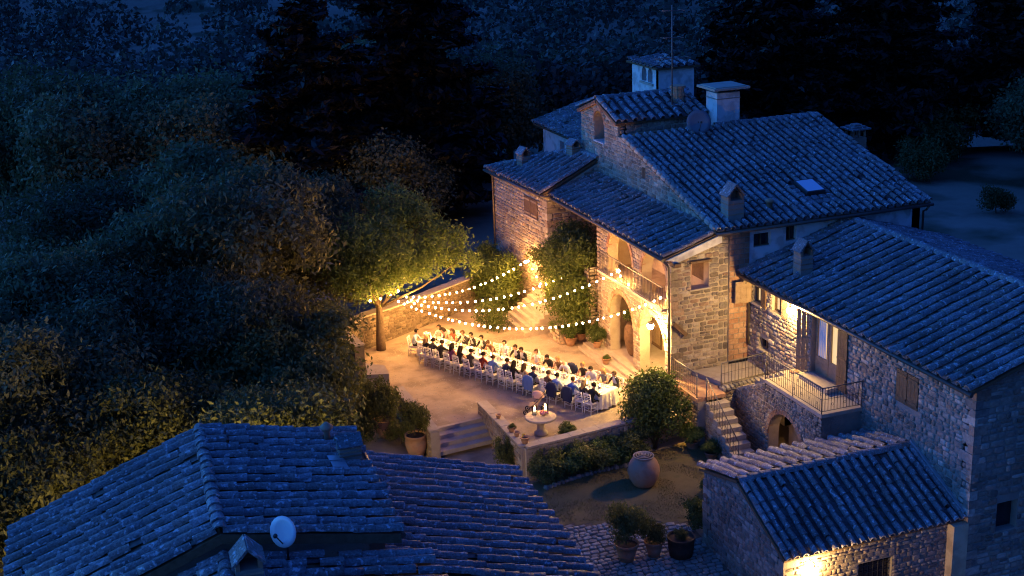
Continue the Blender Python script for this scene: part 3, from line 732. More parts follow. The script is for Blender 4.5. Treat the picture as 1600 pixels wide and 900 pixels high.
for z_, l_ in ((12.75, 1.0), (13.7, .55), (14.95, .6)):
    mb = MB(); mb.tube([(29.5-l_*.95, 57.6-.1, z_+.05), (29.5+l_*.95, 57.6+.1, z_-.05)], .022, 6)
    for q in (-1, 1): mb.tube([(29.5+q*l_*.8, 57.25, z_), (29.5+q*l_*.8, 57.95, z_)], .012, 5)
    mb.build('crossbar', 'ironlight', at)

# ------------------------------------------------------------------ loggia
lg = site('loggia', 'two storey stone loggia with round arches and railed upper gallery', 'loggia', (25, 51, 0))
XL = 24.25
fy = lambda y: 54.8-y
lowA = [(fy(53.45), fy(51.05)), (fy(50.4), fy(48.0))]; upA = [(fy(53.6), fy(51.05)), (fy(50.15), fy(47.75))]
H_ = [arch(a, b, .401, 2.2) for a, b in lowA] + [arch(a, b, 4.06, 5.0, rise=1.22) for a, b in upA]
wall(lg, (XL, 54.8, 0), (0, -1, 0), [(0, .0), (7.39, .0), (7.39, 6.42), (0, 6.42)], holes=H_, thick=.48, mat='mortar', stone='stone', nind=260, rows=(.12, .24), widths=(.16, .42), proud=(.015, .04))
for a, b in lowA: arch_ring(lg, (XL, 54.8, 0), (0, -1, 0), a, b, 2.2, mat='brick')
for a, b in upA: arch_ring(lg, (XL, 54.8, 0), (0, -1, 0), a, b, 5.0, mat='brick', rise=1.22, w=.18)
wall(lg, (XL, 47.4, 0), (1, 0, 0), [(0, 0), (2.15, 0), (2.15, 7.02), (0, 6.36)], holes=[rect(.86, 1.7, 4.9, 6.0)], thick=.45, mat='mortar', stone='stonegrey', nind=200, rows=(.13, .26), name='side_wall')
wall(lg, (26.4, 54.8, 0), (-1, 0, 0), [(0, 0), (2.15, 0), (2.15, 6.36), (0, 7.0)], thick=.4, mat='mortar', stone='stone', nind=0, name='side_wall')
mb = MB(); mb.box(25.05, 26.02, 47.28, 47.5, 6.0, 6.1); mb.build('window_lintel', 'wood', lg)
mb = MB(); mb.box(25.05, 26.02, 47.3, 47.5, 4.83, 4.898); mb.build('window_sill', 'stepstone', lg)
mb = MB(); mb.box(26.34, 26.39, 47.85, 54.4, .4, 7.0); mb.build('back_wall', 'ochre', lg)
mb = MB(); mb.box(24.3, 26.38, 47.8, 54.5, 3.80, 4.05); mb.build('gallery_floor', 'ochre', lg)
mb = MB(); mb.box(23.98, 26.4, 47.42, 55.4, -.4, .40); mb.build('floor', 'stepstone', lg)
for y_ in (52.9, 49.4): 
    mb = MB(); mb.box(26.28, 26.335, y_-.45, y_+.45, .4, 2.5); d_ = mb.build('door', 'wood', lg)
    mb = MB(); mb.box(26.24, 26.275, y_-.4, y_-.03, .6, 2.3).box(26.24, 26.275, y_+.03, y_+.4, .6, 2.3); mb.build('door_panel', 'woodlight', d_)
mb = MB(); mb.box(26.28, 26.335, 48.4, 49.5, 4.8, 6.0); mb.build('shutter', 'wood', lg)
mb = MB()
for k in range(9): mb.obox((25.3, 47.9+k*.8, 6.62), (1.05, 0, .32), (0, .05, 0), (-.02, 0, .07))
mb.build('rafter', 'wood', lg)
for k, (x0, z1) in enumerate(((23.4, .13), (23.68, .27))):
    mb = MB(); mb.box(x0, 24.0, 47.6-.002*k, 55.3, -.3, z1); mb.build('step', 'stepstone', lg)
# upper railing
rl = MB(); rl.box(24.0, 24.05, 47.75, 54.1, 5.0, 5.04).box(24.01, 24.04, 47.75, 54.1, 4.12, 4.15); rail = rl.build('railing', 'ironlight', lg)
bme = MB().tube([(0, 0, 4.15), (0, 0, 5.0)], .013, 5).mesh('baluster', 'iron')
for k in range(46): child('baluster', bme, rail, Matrix.Translation((24.025, 47.8+k*.138, 0)))
mb = MB(); mb.box(23.95, 24.25, 47.7, 54.15, 4.0, 4.11); mb.build('gallery_ledge', 'stepstone', lg)
TL = rad(17)
lr = roof(lg, (23.82, 59.5, 6.42), (0, -1, 0), (1, 0, 0), TL, 12.3, 2.72, nind=230, p=.52)
gutter(lg, (23.76, 59.5, 6.36), (23.76, 47.2, 6.36))
pipe(lg, [(23.8, 47.3, 6.3), (23.95, 47.25, 6.15), (24.05, 47.25, 6.0), (24.05, 47.25, .1)], .055)
ridge(lr, (26.36, 59, 7.18), (26.36, 47.3, 7.18), 20, 1.0, name='flashing_tile')
mb = MB(); V = [(24.2, 47.13, 6.14), (26.4, 47.13, 6.79), (26.4, 47.13, 7.12), (23.9, 47.13, 6.36), (24.2, 47.13, 6.30)]
mb.add(V+[(a, 47.38, c) for a, b, c in V], [(0,1,2,3,4), (9,8,7,6,5), (0,5,6,1), (1,6,7,2), (2,7,8,3), (3,8,9,4), (4,9,5,0)]); mb.build('verge_band', 'plaster', lg)
mb = MB(); mb.box(24.15, 24.45, 46.95, 47.4, 6.05, 6.2); mb.build('beam_end', 'wood', lg)
mb = MB(); mb.obox((24.55, 47.28, 3.3), (.30, 0, -.30), (0, .07, 0), (.06, 0, .06)); mb.build('strut', 'wood', lg)
quoins(lg, (24.25, 47.4), (0, 1, 0), (1, 0, 0), 1.3, 6.2, 'stone')
# ------------------------------------------------------------------ far side wing (beyond the loggia)
fw = site('house_wing', 'stone wing with closed shutters and lit wall beyond the wisteria', 'house', (25, 62, 0))
e_ = Vector((.39, -6.82, 0)).normalized(); A_ = Vector((23.32, 65.85, 0)); LB = 6.5
ss = lambda y: (65.85-y)/abs(e_.y)
wall(fw, A_, e_, [(0, -.6), (LB, -.6), (LB, 6.5), (0, 6.5)], holes=[rect(ss(62.0), ss(60.45), 5.0, 5.95)], thick=.45, stone='stone', nind=220, rows=(.13, .25))
P_ = A_+e_*LB
wall(fw, P_, (1, 0, 0), [(0, -.3), (2.75, -.3), (2.75, 7.75), (0, 6.45)], thick=.45, stone='stone', nind=120, rows=(.13, .25), name='side_wall')
n_w = e_.cross(UPV)
for k, (y0, y1) in enumerate(((62.0, 61.24), (61.21, 60.45))):
    c = A_+e_*((ss(y0)+ss(y1))/2)+n_w*.03+UPV*5.475; mb = MB(); mb.obox(c, e_*(ss(y1)-ss(y0))/2, n_w*.025, UPV*.475); s_ = mb.build('shutter', 'wood', fw)
    mb = MB()
    for z_ in (5.12, 5.82): mb.obox(Vector((c.x, c.y, z_))+n_w*.035, e_*.33, n_w*.012, UPV*.05)
    mb.build('shutter_batten', 'woodlight', s_)
mb = MB(); c = A_+e_*((ss(62.0)+ss(60.45))/2)+n_w*.03+UPV*4.95; mb.obox(c, e_*.9, n_w*.06, UPV*.04); mb.build('window_sill', 'stepstone', fw)
E0 = Vector((22.93, 66.04, 6.55)); Le = 6.85; sdir = Vector((abs(e_.y), abs(e_.x), 0)).normalized()
tw = math.atan2(1.38, 3.05); Ww = 3.36
rw = roof(fw, E0, e_, sdir, tw, Le, Ww, clip=[(0, 0), (Le, 0), (Le, Ww), (4.4, Ww)], nind=130)
# hidden hip facing away
q0 = E0; q1 = E0+e_*4.4+sdir*math.cos(tw)*Ww+UPV*math.sin(tw)*Ww; mb = MB(); mb.add([q0, q1, (27.2, 66.1, 6.5), q0-UPV*.1, q1-UPV*.1, (27.2, 66.1, 6.4)], [(0,2,1), (3,4,5), (0,1,4,3), (1,2,5,4), (2,0,3,5)]); mb.build('hip_roof', 'tilebed', fw)
ridge(rw, E0+e_*4.3+sdir*math.cos(tw)*Ww+UPV*(math.sin(tw)*Ww+.02), E0+e_*Le+sdir*math.cos(tw)*Ww+UPV*(math.sin(tw)*Ww+.02), 8)
ridge(rw, E0+UPV*.03, q1+UPV*.03, 12, 1.1)
gutter(fw, E0-sdir*.08-UPV*.06, E0+e_*Le-sdir*.08-UPV*.06); g2 = E0+e_*Le-sdir*.08-UPV*.06
pipe(fw, [g2, (23.9, 59.0, 6.4)], .06, 'gutter')
pipe(fw, [(22.98, 65.9, 6.45), (23.2, 65.75, 6.2), (23.2, 65.75, -.2)])
gable_chimney(fw, (24.15, 63.6, 6.95), .5, .5, 1.0, rz=.2)
gable_chimney(fw, (25.9, 61.2, 7.8), .5, .5, .8, rz=.2)
mb = MB(); mb.box(23.6, 26.4, 65.6, 65.7, -.5, 6.3); mb.build('back_wall', 'mortar', fw)

# ------------------------------------------------------------------ long wing (towards the camera)
lw = site('long_wing', 'long stone wing with balcony doors and big tiled roof', 'house', (31, 40, 0))
XR = 27.8; wy = lambda y: 47.34-y
HW = [rect(wy(46.95), wy(46.25), 4.12, 4.98), rect(wy(45.5), wy(44.72), 4.15, 5.05), rect(wy(46.42), wy(45.7), 2.28, 2.75), rect(wy(37.15), wy(35.92), 3.35, 4.55),
      [(wy(42.6), 2.52), (wy(42.6), 4.85), (wy(42.35), 5.05), (wy(41.0), 5.05), (wy(40.75), 4.85), (wy(40.75), 2.52)]]
wall(lw, (XR, 47.34, 0), (0, -1, 0), [(0, -2.4), (14.33, -2.4), (14.33, 5.34), (0, 5.34)], holes=HW, thick=.5, mat='mortargrey', stone='stonegrey', nind=300, rows=(.13, .25), widths=(.16, .48), proud=(.02, .06))
wall(lw, (XR, 33.0, 0), (1, 0, 0), [(0, -2.6), (9.6, -2.6), (9.6, 5.3), (4.8, 6.85), (0, 5.34)], holes=[rect(1.15, 2.0, -.1, .95)], thick=.5, mat='mortargrey', stone='stonegrey', nind=120, rows=(.16, .3), widths=(.22, .6), name='end_wall')
mb = MB(); mb.box(28.95, 29.8, 33.3, 33.34, -.1, .95); mb.build('window', 'darkglass', lw)
mb = MB(); mb.box(37.0, 37.4, 33.5, 47.3, -.5, 5.2); mb.build('back_wall', 'plaster', lw)
TW = rad(17.3); WW = 5.5
wr = roof(lw, (27.32, 47.3, 5.30), (0, -1, 0), (1, 0, 0), TW, 14.6, WW, nind=300, p=.53)
XRd = 27.32+math.cos(TW)*WW; ZRd = 5.30+math.sin(TW)*WW
roof(lw, (2*XRd-27.32, 32.7, 5.30), (0, 1, 0), (-1, 0, 0), TW, 14.6, WW-.01, nind=140, p=.53)
ridge(wr, (XRd, 47.2, ZRd+.02), (XRd, 32.7, ZRd+.02), 34)
gutter(lw, (27.26, 47.25, 5.24), (27.26, 32.6, 5.24))
pipe(lw, [(27.3, 47.15, 5.2), (27.45, 47.0, 4.95), (27.72, 46.98+.2, 4.7), (27.72, 47.18, 2.2)])
mb = MB(); mb.box(27.4, 27.8, 33.0, 47.28, 5.1, 5.2); mb.build('eave_board', 'wood', lw)
gable_chimney(lw, (28.75, 44.8, 5.75), .55, .55, 1.35)
# windows with lit panes, shutters
def window(y0, y1, z0, z1, lit):
    mb = MB(); mb.box(28.02, 28.05, y1, y0, z0, z1); w_ = mb.build('window', 'winglow' if lit else 'darkglass', lw)
    mb = MB(); ym = (y0+y1)/2
    for a, b, c, d in ((y1, y0, z0, z0+.06), (y1, y0, z1-.06, z1), (y1, y1+.06, z0+.06, z1-.06), (y0-.06, y0, z0+.06, z1-.06), (ym-.03, ym+.03, z0+.06, z1-.06)): mb.box(27.94, 28.018, a, b, c, d)
    mb.build('frame', 'wood', w_)
    mb = MB(); mb.box(27.68, 27.93, y1-.06, y0+.06, z0-.07, z0-.004); mb.build('sill', 'stepstone', lw)
window(46.95, 46.25, 4.12, 4.98, True); window(45.5, 44.72, 4.15, 5.05, True); window(46.42, 45.7, 2.28, 2.75, False)
def shutter(c, ax, nn, w, h, arch_top=False, mat='woodlight'):
    c = Vector(c); ax = Vector(ax).normalized(); nn = Vector(nn).normalized(); mb = MB()
    k = 3
    for i in range(k):
        hh = h-(.10 if arch_top and i == (0 if True else 2) else 0)
        mb.obox(c+ax*((i+.5)/k-.5)*w+UPV*(hh-h)/2, ax*(w/k/2-.006), nn*.022, UPV*hh/2)
    s_ = mb.build('shutter', mat, lw); mb = MB()
    for t in (-.36, .36) if not arch_top else (-.3, 0.02): mb.obox(c+UPV*h*t+nn*.035, ax*w*.46, nn*.012, UPV*.045)
    mb.build('shutter_batten', mat, s_)
    return s_
shutter((27.35, 47.02, 4.56), (-1, .12, 0), (.12, -1, 0), .72, .92)          # open leaf standing out from the wall
shutter((27.745, 46.05, 4.55), (0, -1, 0), (-1, 0, 0), .34, .88, mat='wood')
shutter((27.745, 44.42, 4.56), (0, -1, 0), (-1, 0, 0), .52, .94)
shutter((27.62, 42.85, 3.78), (-.75, .55, 0), (-.5, -.75, 0), .55, 2.5, True)
shutter((27.735, 40.40, 3.72), (0, -1, 0), (-1, 0, 0), .64, 2.46, True, mat='wood')
for y_ in (36.85, 36.22): shutter((27.79, y_, 3.95), (0, -1, 0), (-1, 0, 0), .60, 1.18, mat='wood')
# french door
mb = MB(); mb.box(28.08, 28.11, 40.8, 42.55, 2.55, 5.03); dr = mb.build('french_door', 'winglow', lw)
for y0, y1 in ((42.57, 41.70), (41.66, 40.78)):
    mb = MB()
    for a, b, c, d in ((y1, y0, 2.53, 3.2), (y1, y0, 4.9, 5.04), (y1, y1+.12, 3.2, 4.9), (y0-.12, y0, 3.2, 4.9)): mb.box(28.0, 28.07, a, b, c, d)
    l_ = mb.build('door_leaf', 'woodlight', dr)
cur = MB()
for i in range(8):
    y_ = 42.4-.06*i; cur.obox((28.10-.05+.0, y_, 4.05), (.004, 0, 0), (0, .028, 0), (.012*(-1)**i, 0, .85))
cur.build('curtain', 'linen', dr)
mb = MB(); mb.box(27.25, 27.78, 40.6, 42.5, 2.36, 2.56); mb.build('door_step', 'stepstone', lw)
# balcony
bl = MB(); bl.box(26.02, 27.8, 39.05, 43.0, 2.22, 2.36); balc = bl.build('balcony', 'stepstone', lw)
def railing(parent, P0, P1, h=1.0, pitch=.13, rings=True, post=True, slope=False, name='railing'):
    P0 = Vector(P0); P1 = Vector(P1); d = P1-P0; L = Vector((d.x, d.y, 0)).length; mb = MB()
    mb.tube([P0+UPV*h, P1+UPV*h], .022, 6).tube([P0+UPV*.1, P1+UPV*.1], .014, 5).tube([P0+UPV*h*.55, P1+UPV*h*.55], .010, 5)
    if post: mb.tube([P0-UPV*.25, P0+UPV*(h+.03)], .024, 6).tube([P1-UPV*.25, P1+UPV*(h+.03)], .024, 6)
    n = max(2, int(L/pitch))
    if rings:
        side = Vector((d.x, d.y, 0)).normalized()
        for i in range(1, n, 2):
            c = P0+d*((i+.5)/n)+UPV*h*(.75 if i % 4 == 1 else .33)
            mb.tube([c+(side*math.cos(t)+UPV*math.sin(t))*.05 for t in [2*PI*k/8 for k in range(9)]], .009, 4, cap=False)
    r_ = mb.build(name, 'ironlight', parent)
    me = MB().tube([(0, 0, .1), (0, 0, h)], .010, 5).mesh('baluster', 'iron')
    for i in range(1, n): child('baluster', me, r_, Matrix.Translation(P0+d*(i/n)))
    return r_
railing(lw, (26.06, 43.0, 2.36), (26.06, 39.1, 2.36)); railing(lw, (26.06, 39.1, 2.36), (27.75, 39.1, 2.36))
mb = MB(); mb.tube([(26.06, 41.05, 1.9), (26.06, 41.05, 3.38)], .022, 6); mb.build('railing_post', 'ironlight', lw)
mb = MB(); mb.box(27.3, 27.65, 43.05, 43.35, 2.36, 2.37); mb.build('door_mat', 'brick', lw)
# wall lamp on the long wing
def lantern(parent, c, r=.12, mat='lampglass', arm=None, cap=1.25):
    c = Vector(c); mb = MB(); mb.ball(tuple(c), (r, r, r*1.15), 12, 8); b_ = mb.build('lamp_glass', mat, parent)
    mb = MB(); mb.lathe([(r*cap, r*(1.35-.48*cap)), (r*cap*.7, r*1.15), (r*.25, r*1.35), (.02, r*1.6)], 10, tuple(c)); 
    if arm: mb.tube([c+UPV*r*1.5]+[Vector(a) for a in arm], .015, 6)
    mb.build('lamp_bracket', 'iron', parent); return b_
wl = site('wall_lamp', 'bright wall lamp under the eave above the balcony', 'lamp', (27.6, 43.45, 4.85)); lantern(wl, (27.36, 43.45, 4.82), .13, mat='lampwall', cap=.4, arm=[(27.36, 43.45, 5.05), (27.8, 43.45, 5.07)])

# ------------------------------------------------------------------ external stair
es = site('stone_stair', 'stone outside stair with iron rails climbing to the balcony', 'stairs', (25, 43, -1))
ZL = 1.18
wall(es, (25.42, 45.32, 0), (1, 0, 0), [(0, -1.4), (2.36, -1.4), (2.36, ZL), (0, ZL)], thick=.4, mat='mortar', stone='stone', nind=110, rows=(.1, .2), widths=(.12, .34), name='side_wall', proud=(.02, .06))
ay = lambda y: 42.9-y
wall(es, (26.1, 42.9, 0), (0, -1, 0), [(-2.38, -1.6), (3.8, -1.6), (3.8, 2.21), (-.15, 2.21), (-2.38, ZL)], holes=[arch(ay(42.75), ay(40.35), -1.5, .15)], thick=.45, mat='mortar', stone='stone', nind=150, rows=(.1, .2), widths=(.12, .34), name='arched_wall', proud=(.02, .06))
arch_ring(es, (26.1, 42.9, 0), (0, -1, 0), ay(42.75), ay(40.35), .15, mat='brick', w=.2)
mb = MB(); mb.box(27.3, 27.4, 39.9, 43.2, -1.6, 1.95); mb.build('cellar_wall', 'ochre', es)
mb = MB(); mb.box(27.24, 27.295, 41.1, 42.0, -1.6, .95); mb.build('cellar_door', 'wood', es)
mb = MB(); mb.box(26.5, 27.4, 39.9, 43.2, 1.95, 2.05); mb.build('cellar_ceiling', 'ochre', es)
wall(es, (26.1, 39.1, 0), (1, 0, 0), [(0, -1.8), (1.7, -1.8), (1.7, 2.21), (0, 2.21)], thick=.4, mat='mortargrey', name='end_wall')
wall(es, (24.12, 47.3, 0), (0, -1, 0), [(0, -1.2), (2.42, -1.2), (2.42, ZL-.16), (0, ZL-.16)], thick=.4, mat='mortar', stone='stone', nind=60, rows=(.12, .22), name='side_wall')
mb = MB(); mb.prism([(24.06, 44.87), (25.40, 44.92), (25.40, 45.30), (27.78, 45.72), (27.78, 47.33), (24.06, 47.33)], ZL-.15, ZL); mb.build('landing', 'terracotta', es)
mb = MB(); mb.prism([(25.62, 45.55), (27.77, 45.78), (27.77, 47.32), (25.15, 47.32)], ZL+.002, ZL+.19); mb.build('landing_step', 'stepstone', es)
for k in range(6):
    mb = MB(); mb.box(27.0+.002*k, 27.77, 43.06, 45.35-.36*k, ZL-1.0, ZL+.19*(k+1)); mb.build('step', 'stepstone', es)
cs = []
for i in range(11): cs.append(frame4(Vector((25.5+i*.215, 45.36+i*.036, ZL+.02)), Vector((.2, .03, 0)), Vector((.05, .36, 0)), Vector((0, 0, .09))))
pieces(es, 'coping_slab', 'coping_fill', STONES, 'pathstone', cs, 12)
NS = 11
for k in range(NS):
    z1 = ZL-.222*(k+1); y0 = 44.87-.325*(k+1); mb = MB(); mb.box(24.44, 25.38, y0-.03, y0+.325-.002, z1-.20, z1); mb.build('step', 'stepstone', es)
wall(es, (24.46, 44.86, 0), (0, -1, 0), [(0, -1.9), (.325*NS, -1.9), (.325*NS, ZL-.25-.222*NS), (0, ZL-.25)], thick=.9, mat='mortar', stone='stone', nind=60, rows=(.12, .22), name='stringer_wall')
wall(es, (25.40, 44.86-.325*NS, 0), (0, 1, 0), [(0, -1.9), (.325*NS+.4, -1.9), (.325*NS+.4, ZL-.25), (.325*NS, ZL-.25), (0, ZL-.25-.222*NS)], thick=.2, mat='mortar', name='stringer_wall')
railing(es, (25.46, 45.40, ZL+.1), (27.70, 45.72, ZL+.1), rings=False, pitch=.17)
railing(es, (24.50, 44.87, ZL-.1), (24.50, 44.87-.325*8, ZL-.1-.222*8), rings=False, pitch=.2, h=.95)
railing(es, (24.14, 47.2, ZL), (24.14, 45.0, ZL), rings=True, pitch=.16)

# ------------------------------------------------------------------ stone shed by the path
sh = site('stone_shed', 'small stone shed with mossy tiles and a lamp under its eave', 'shed', (24, 36, -2))
shy = lambda y: 38.55-y
wall(sh, (21.0, 38.55, 0), (0, -1, 0), [(0, -2.2), (5.24, -2.2), (5.24, .55), (shy(36.15), 1.93), (0, 1.36)], thick=.4, mat='mortargrey', stone='stonegrey', nind=170, rows=(.12, .24), widths=(.18, .46))
wall(sh, (21.0, 33.3, 0), (1, 0, 0), [(0, -2.6), (6.8, -2.6), (6.8, .52), (0, .52)], holes=[rect(2.8, 4.1, -1.4, -.28)], thick=.4, mat='mortargrey', stone='stonegrey', nind=110, rows=(.1, .2), widths=(.16, .4), name='front_wall')
mb = MB(); mb.box(21.05, 27.75, 38.15, 38.5, -2.2, 1.3); mb.build('back_wall', 'mortargrey', sh)
mb = MB(); mb.box(23.8, 25.1, 33.52, 33.56, -1.4, -.28); w_ = mb.build('window', 'darkglass', sh)
mb = MB()
for i in range(7): mb.box(23.82+i*.2, 23.84+i*.2, 33.40, 33.42, -1.4, -.28)
for i in range(4): mb.box(23.8, 25.1, 33.43, 33.45, -1.3+i*.26, -1.28+i*.26)
mb.build('window_grate', 'iron', w_)
ts = math.atan2(1.42, 3.0); s1 = roof(sh, (20.9, 33.12, .58), (1, 0, 0), (0, 1, 0), ts, 6.86, 3.3, nind=180, p=.36, q=.38)
tb = math.atan2(.62, 2.55); roof(sh, (27.76, 38.78, 1.40), (-1, 0, 0), (0, -1, 0), tb, 6.86, 2.68, nind=110, p=.49)
ridge(s1, (20.9, 36.12, 2.02), (27.7, 36.12, 2.02), 18)
mb = MB(); mb.obox((27.72, 34.65, 1.42), (.05, 0, 0), (0, 1.5, .70), (0, -.08, .16)); mb.build('flashing', 'metalsheet', sh)
sl = site('shed_lamp', 'glaring bulb lamp under the eave of the small shed', 'lamp', (21.9, 33.1, 0)); lantern(sl, (21.92, 32.98, .08), .12, cap=.4, arm=[(21.92, 32.98, .34), (21.92, 33.3, .34)])
mb = MB(); mb.box(27.2, 27.78, 32.92, 33.26, -2.6, .5); o = mb.build('corner_buttress', 'ochre', sh)

# ------------------------------------------------------------------ big barn roof in front, lower annex roof
bn = site('barn', 'big barn roof seen from above with ridge pointing at the viewer', 'barn', (3.5, 33, 0))
R0 = Vector((3.80, 36.32, 7.0)); R1 = Vector((3.33, 29.75, 7.0)); dr_ = (R1-R0).normalized(); LR = (R1-R0).length
sp = Vector((-dr_.y, dr_.x, 0))        # to the right in plan
tR = math.atan2(.78, 4.3); WR = 4.37; tL = math.atan2(2.15, 5.25); WL = 5.67
Oe = R1+sp*math.cos(tR)*WR-UPV*math.sin(tR)*WR
br = roof(bn, Oe, -dr_, -sp, tR, LR, WR, nind=250, p=.505, skip=lambda a, b: 4.15 < a < 4.95 and .15 < b < .9)
Ol = R0-sp*math.cos(tL)*WL-UPV*math.sin(tL)*WL
br2 = roof(bn, Ol, dr_, sp, tL, LR, WL, nind=250, p=.505)
ridge(br, R1+UPV*.03, R0+UPV*.03, 16)
def bwall(a, b, pts): wall(bn, (a.x, a.y, 0), (b-a).to_2d().to_3d(), pts, thick=.4, mat='mortargrey', name='wall')
wl_, wr_ = 4.85, 3.95
f0 = R0+sp*wr_+dr_*.35; f1 = R1+sp*wr_-dr_*.35; f2 = R1-sp*wl_-dr_*.35; f3 = R0-sp*wl_+dr_*.35
zl = 7-math.tan(tL)*wl_-.16; zr = 7-math.tan(tR)*wr_-.16; LWd = wl_+wr_; LLn = (f1-f0).length
bwall(f2, f1, [(0, -2.5), (LWd, -2.5), (LWd, zr), (wl_, 6.84), (0, zl)]); bwall(f0, f3, [(0, -2.5), (LWd, -2.5), (LWd, zl), (wr_, 6.84), (0, zr)])
bwall(f1, f0, [(0, -2.5), (LLn, -2.5), (LLn, zr), (0, zr)]); bwall(f3, f2, [(0, -2.5), (LLn, -2.5), (LLn, zl), (0, zl)])
gutter(bn, Oe+sp*.06-UPV*.05, Oe-dr_*LR+sp*.06-UPV*.05)
gutter(bn, Ol-sp*.06-UPV*.05, Ol+dr_*LR-sp*.06-UPV*.05)
mb = MB()
for sg, W_, t_ in ((1, WR, tR), (-1, WL, tL)):
    c = R1+dr_*.03+sp*sg*math.cos(t_)*W_/2-UPV*(math.sin(t_)*W_/2+.10); mb.obox(c, sp*sg*math.cos(t_)*W_/2-UPV*math.sin(t_)*W_/2, dr_*.04, UPV*.12)
mb.build('verge_board', 'wood', bn)
onr = lambda a, b, h=0: R0+dr_*a+sp*b-UPV*(b*math.tan(tR)-h)       # a metres along the ridge from its far end, b to the right
mb = MB(); c = onr(.75, 3.45); mb.lathe([(.09, -.1), (.09, .35), (.10, .36), (.19, .46), (.19, .5), (.06, .62), (.02, .63)], 12, tuple(c)); mb.build('flue_pipe', 'terracotta', bn)
c = onr(2.05, 3.85); gable_chimney(bn, c, .55, .6, .75, rz=rad(86), base='mortargrey')
mb = MB(); c = onr(2.65, 3.45, .20); mb.obox(c, dr_*.48+sp*.03, sp*.2-UPV*.03, UPV*.02); mb.build('metal_patch', 'metalsheet', bn)
# lower roof continuing towards the camera
K1 = R1+dr_*.05-UPV*.6; LN = 4.5
mbn = roof(bn, K1+dr_*LN+sp*math.cos(tR)*5.0-UPV*math.sin(tR)*5.0, -dr_, -sp, tR, LN, 5.0, nind=60, p=.505, name='lower_roof')
roof(bn, K1-sp*math.cos(tL)*5.2-UPV*math.sin(tL)*5.2, dr_, sp, tL, LN, 5.2, nind=30, p=.505, name='lower_roof')
ridge(mbn, K1+dr_*LN+UPV*.03, K1+UPV*.03, 6)
c = K1+dr_*.95+sp*.50-UPV*.42; gable_chimney(bn, c, .62, .7, 1.15, rz=rad(-4), base='mortargrey')
d2 = site('satellite_dish', 'pale blue satellite dish on the near end of the barn roof', 'satellite dish', tuple(K1+dr_*.9+sp*1.5))
dish(d2, Vector((4.72, 29.3, 6.98)), (-.85, -.75, .3), .38, 'dishwhite')
an = site('annex', 'low annex roof of wavy tiles beside the barn', 'shed', (11.5, 36, -1))
# annex: slopes down to the right
B0 = Vector((14.25, 39.35, 2.35)); B1 = Vector((13.75, 31.2, 2.35)); da = (B0-B1).normalized(); spn = Vector((da.y, -da.x, 0))
ta = rad(16); WA = 6.5; LA = (B0-B1).length
ra = roof(an, B1, da, -spn, ta, LA, WA, nind=280, p=.5)
gutter(an, B1+spn*.06-UPV*.05, B0+spn*.06-UPV*.05)
def awall(a, b, z0, z1): wall(an, (a.x, a.y, 0), (b-a).to_2d().to_3d(), [(0, z0), ((b-a).to_2d().length, z0), ((b-a).to_2d().length, z1), (0, z1)], thick=.35, mat='mortargrey', name='wall')
w0 = B1-spn*.4; w1 = B0-spn*.4-da*.3; w2 = B0-spn*6.2-da*.3
awall(w0, w1, -2.6, 2.3); awall(w1, w2, -2.6, 2.35)

# ------------------------------------------------------------------ belvedere tower and far buildings
bt = site('belvedere', 'small white plastered lookout tower with twin arched windows behind the house', 'tower', (32, 63.5, 0))
ty = lambda y: 65.1-y
wall(bt, (31.0, 65.1, 0), (0, -1, 0), [(0, 0), (3.09, 0), (3.09, 11.61), (0, 11.61)], holes=[arch(ty(63.95), ty(63.4), 10.75, 11.2), arch(ty(63.25), ty(62.7), 10.75, 11.2)], thick=.3, mat='plaster')
wall(bt, (31.0, 62.0, 0), (1, 0, 0), [(0, 0), (2.0, 0), (2.0, 11.62), (0, 11.62)], thick=.3, mat='plaster')
mb = MB(); mb.box(32.9, 33.0, 62.1, 65.0, 0, 11.5).box(31.1, 32.95, 65.0, 65.1, 0, 11.5); mb.build('wall', 'plaster', bt)
mb = MB(); mb.box(31.35, 31.4, 62.4, 64.3, 10.6, 11.55); mb.build('shade_panel', 'soil', bt)  # dark sheet behind the windows, its colour stands for the room's shade
mb = MB(); mb.box(30.9, 31.0, 62.6, 64.05, 10.62, 10.72); mb.build('sill', 'stepstone', bt)
r_ = roof(bt, (30.75, 61.75, 11.62), (1, 0, 0), (0, 1, 0), rad(9), 2.5, 1.86, clip=[(0, 0), (2.5, 0), (1.3, 1.86), (1.2, 1.86)], nind=30, p=.42)
roof(bt, (30.75, 65.35, 11.62), (0, -1, 0), (1, 0, 0), rad(12.8), 3.6, 1.28, clip=[(0, 0), (3.6, 0), (1.85, 1.28), (1.75, 1.28)], nind=30, p=.42)
mb = MB(); mb.add([(33.25, 61.75, 11.6), (33.25, 65.35, 11.6), (32.0, 63.55, 11.88), (30.75, 65.35, 11.6)], [(0, 1, 2), (1, 3, 2)]); mb.build('roof', 'tilebed', bt)
bw = site('back_wing', 'plain plastered back wing with low roof behind the bell gable', 'house', (32, 71, 0))
wall(bw, (30.2, 76.0, 0), (0, -1, 0), [(0, 0), (9.3, 0), (9.3, 6.6), (0, 6.6)], holes=[rect(2.6, 3.3, 4.6, 6.0)], thick=.4, mat='plaster')
mb = MB(); mb.box(30.5, 30.55, 72.6, 73.5, 4.5, 6.1); mb.build('window', 'darkglass', bw)
mb = MB(); mb.box(30.3, 37, 66.6, 66.8, 0, 6.5).box(36.8, 37, 66.6, 76, 0, 6.5).box(30.3, 37, 75.8, 76, 0, 6.5); mb.build('wall', 'plaster', bw)
roof(bw, (29.7, 76.4, 6.6), (0, -1, 0), (1, 0, 0), rad(15), 10.0, 4.0, nind=60)
roof(bw, (37.4, 66.4, 6.6), (0, 1, 0), (-1, 0, 0), rad(15), 10.0, 4.0, tiles=False)
fc = site('cottage', 'small distant cottage half hidden among the dark trees', 'cottage', (24, 90, -1))
